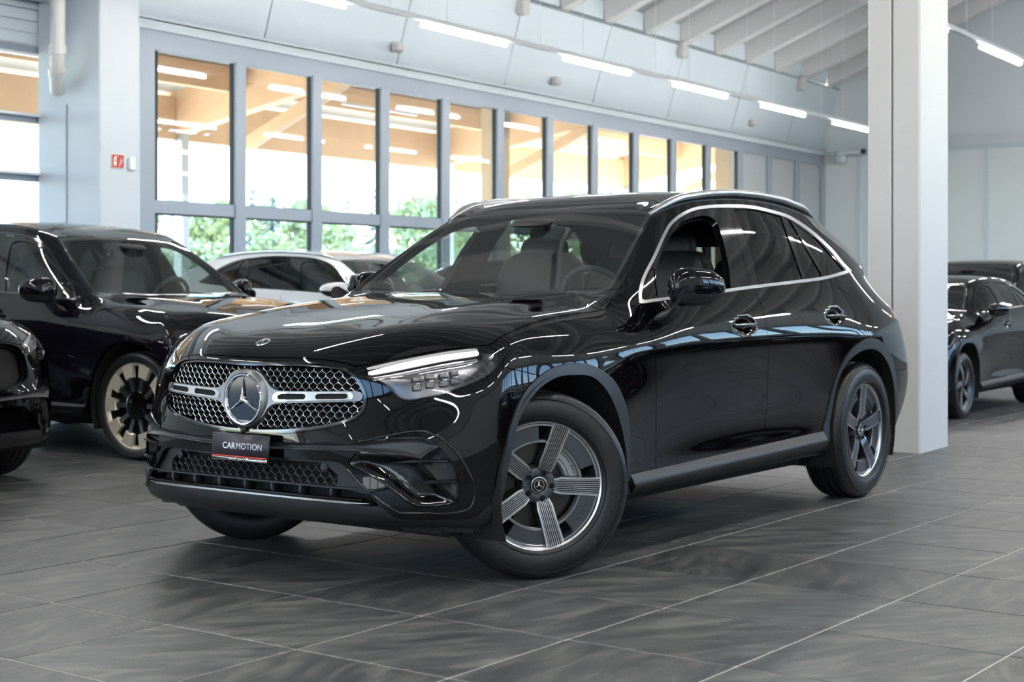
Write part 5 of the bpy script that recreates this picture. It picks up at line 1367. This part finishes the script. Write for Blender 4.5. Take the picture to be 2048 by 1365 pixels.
for i,p in enumerate(pix):
    t=(p-1024)/FPX; Y=[50,58,66][i%3]; Z=Y/(math.sin(AL)-math.cos(AL)*t); X=Z*(math.cos(AL)+math.sin(AL)*t); top=.88*(1.11+(HORIZ-(368+rg2.random()*30))/FPX*Z)
    if i%3==1 or p in (955,1130): broad('tall_tree',X,Y,top+.6,4.4,f'hazy leafy tree on the skyline, {ords[i]} from the left')
    else: conifer('spruce_tree',X,Y,top+1.0,f'dark spruce on the skyline, {ords[i]} from the left')
mb=MB(); hv=[]
for i in range(31):
    for j in range(9):
        x=-10+i*6; y=47+j*6; hv.append((x,y,(.0 if j==0 else 2.6*(1-math.exp(-j*.55))+.35*math.sin(x*.21+j)+.25*math.sin(x*.57+2*j))))
mb.add(hv,[(i*9+j,(i+1)*9+j,(i+1)*9+j+1,i*9+j+1) for i in range(30) for j in range(8)]); tag(mb.build('hill',M['leaf'],None,auto=180),'pale green bank behind the bushes',None,None,'structure')
mb=MB(); hv=[]  # slope added out of view to keep horizon glow out of reflections
for i in range(25):
    for j in range(4): hv.append((-30+i*5,-32-j*5,[0,1.5,2.3,2.6][j]+.3*math.sin(i*1.3+j)))
mb.add(hv,[(i*4+j,i*4+j+1,(i+1)*4+j+1,(i+1)*4+j) for i in range(24) for j in range(3)]); tag(mb.build('hill',M['needle'],None,auto=180),'unseen dark slope added behind the viewer to hide the bright horizon',None,None,'structure')
# corrugated shed seen in reflections and through the left door
sh=empty('sheet_metal_shed',(-26,4,0)); tag(sh,'white corrugated shed outside the hall','building')
mb=MB(); pts=[]; 
for i in range(161):
    y=-24+i*.30; pts.append((.06 if i%2 else 0,y))
V=[];
for xx,y in pts: V+=[(xx,y,0),(xx,y,4.6)]
mb.add(V,[(2*i,2*i+2,2*i+3,2*i+1) for i in range(160)]); mb.build('corrugated_wall',M['shed'],sh); MB().box((-4,0,2.3),(7.9,48,4.58)).build('shed_body',M['shed'],sh); MB().box((-3.8,0,4.68),(8.4,49,.12)).build('shed_roof',M['steel'],sh)
# ---------------------------------------------------------------- cars
cx,cy=to_xy(*CRF)
hero=make_car('suv_car',4,(cx,cy,0),-(CTH-AL),'black',hero=True,open_win=True)
tag(hero,'black sport utility car in front with the chrome star grille','car')
st=math.radians(38)
for sgn in (-1,1):
    hero_wheel(hero,'front_wheel',(sgn*.030*math.sin(st),sgn*.785,.3605),-st,sgn,0)
    hero_wheel(hero,'rear_wheel',(2.888,sgn*.82,.3605),0,sgn,18)

def scaled(ax,ay,az,roof=1.0,zb=1.09):
    def f(V):
        V=np.array(V,float); z=V[:,2].copy(); z=np.where(z>zb,zb+(z-zb)*roof,z)
        return np.stack([V[:,0]*ax,V[:,1]*ay,z*az],1)
    return f
def back_car(name,loc,rz,paint,wp,label,R,rr,kind,scale,steer=0.0,rails=False,trim='dchrome',clad='plastic',**k):
    c=make_car(name,3,loc,rz,paint,warp=wp,rails=rails,trim=trim,clad=clad,**k); tag(c,label,'car')
    for sgn in (-1,1):
        for xx,nm in ((0,'front_wheel'),(2.888,'rear_wheel')):
            p=wp(np.array([[xx,sgn*.80,.35]]))[0]; plain_wheel(c,nm,(p[0],p[1],R),-steer if xx==0 else 0,sgn,kind,R,.22,rr)
    return c
# parked with their noses towards the aisle, tails to the glazed gate
back_car('luxury_suv',(7.90,7.63,0),math.pi/2,'navy',scaled(.91,1.0,.985,1.06),'glossy black sport utility car with bronze wheels at the left',.354,.292,'turbine',1,clad='navy')
back_car('white_suv',(11.95,8.40,0),math.pi/2,'white',scaled(.95,1.0,1.0,.80),'white sport utility car with roof rails parked by the gate',.34,.25,'blade',1,rails=True)
def copy_car(src,name,loc,rz,scale,label):
    r=src.copy(); COL.objects.link(r); r.name=name; r.location=loc; r.rotation_euler=(0,0,rz); r.scale=scale; r['label']=label
    def rec(o,p):
        for ch in o.children:
            c=ch.copy(); COL.objects.link(c); c.parent=p; rec(ch,c)
    rec(src,r); return r
ds=back_car('dark_suv',(16.0,8.40,0),math.pi/2,'black',scaled(.95,1.0,1.0,.76),'black car seen through the windscreen of the front car',.34,.25,'blade',1,lampmat='satin')
bpy.context.view_layer.update()
copy_car(ds,'crossover_car',(5.13,6.93+.80,0),math.pi/2,(1.05,1,.97),'black crossover cut off by the left edge, only its nose showing')
copy_car(ds,'hatchback',(13.25,4.98,0),0.0,(.85,.94,.84),'black hatchback right of the white column with swept wheel blades')
copy_car(ds,'distant_suv',(20.6,6.7,0),0.0,(1,1,1.04),'black car at the right edge behind the hatchback')
for i,xx in enumerate((7.5,11.2,14.9,18.6,22.3)):     # unseen row added behind the viewer to darken reflections in the bodywork
    copy_car(ds,'reflection_suv',(xx,-1.6,0),-math.pi/2,(1,1,1),f'unseen black car added behind the viewer for reflections, {ORD[i]} of five')
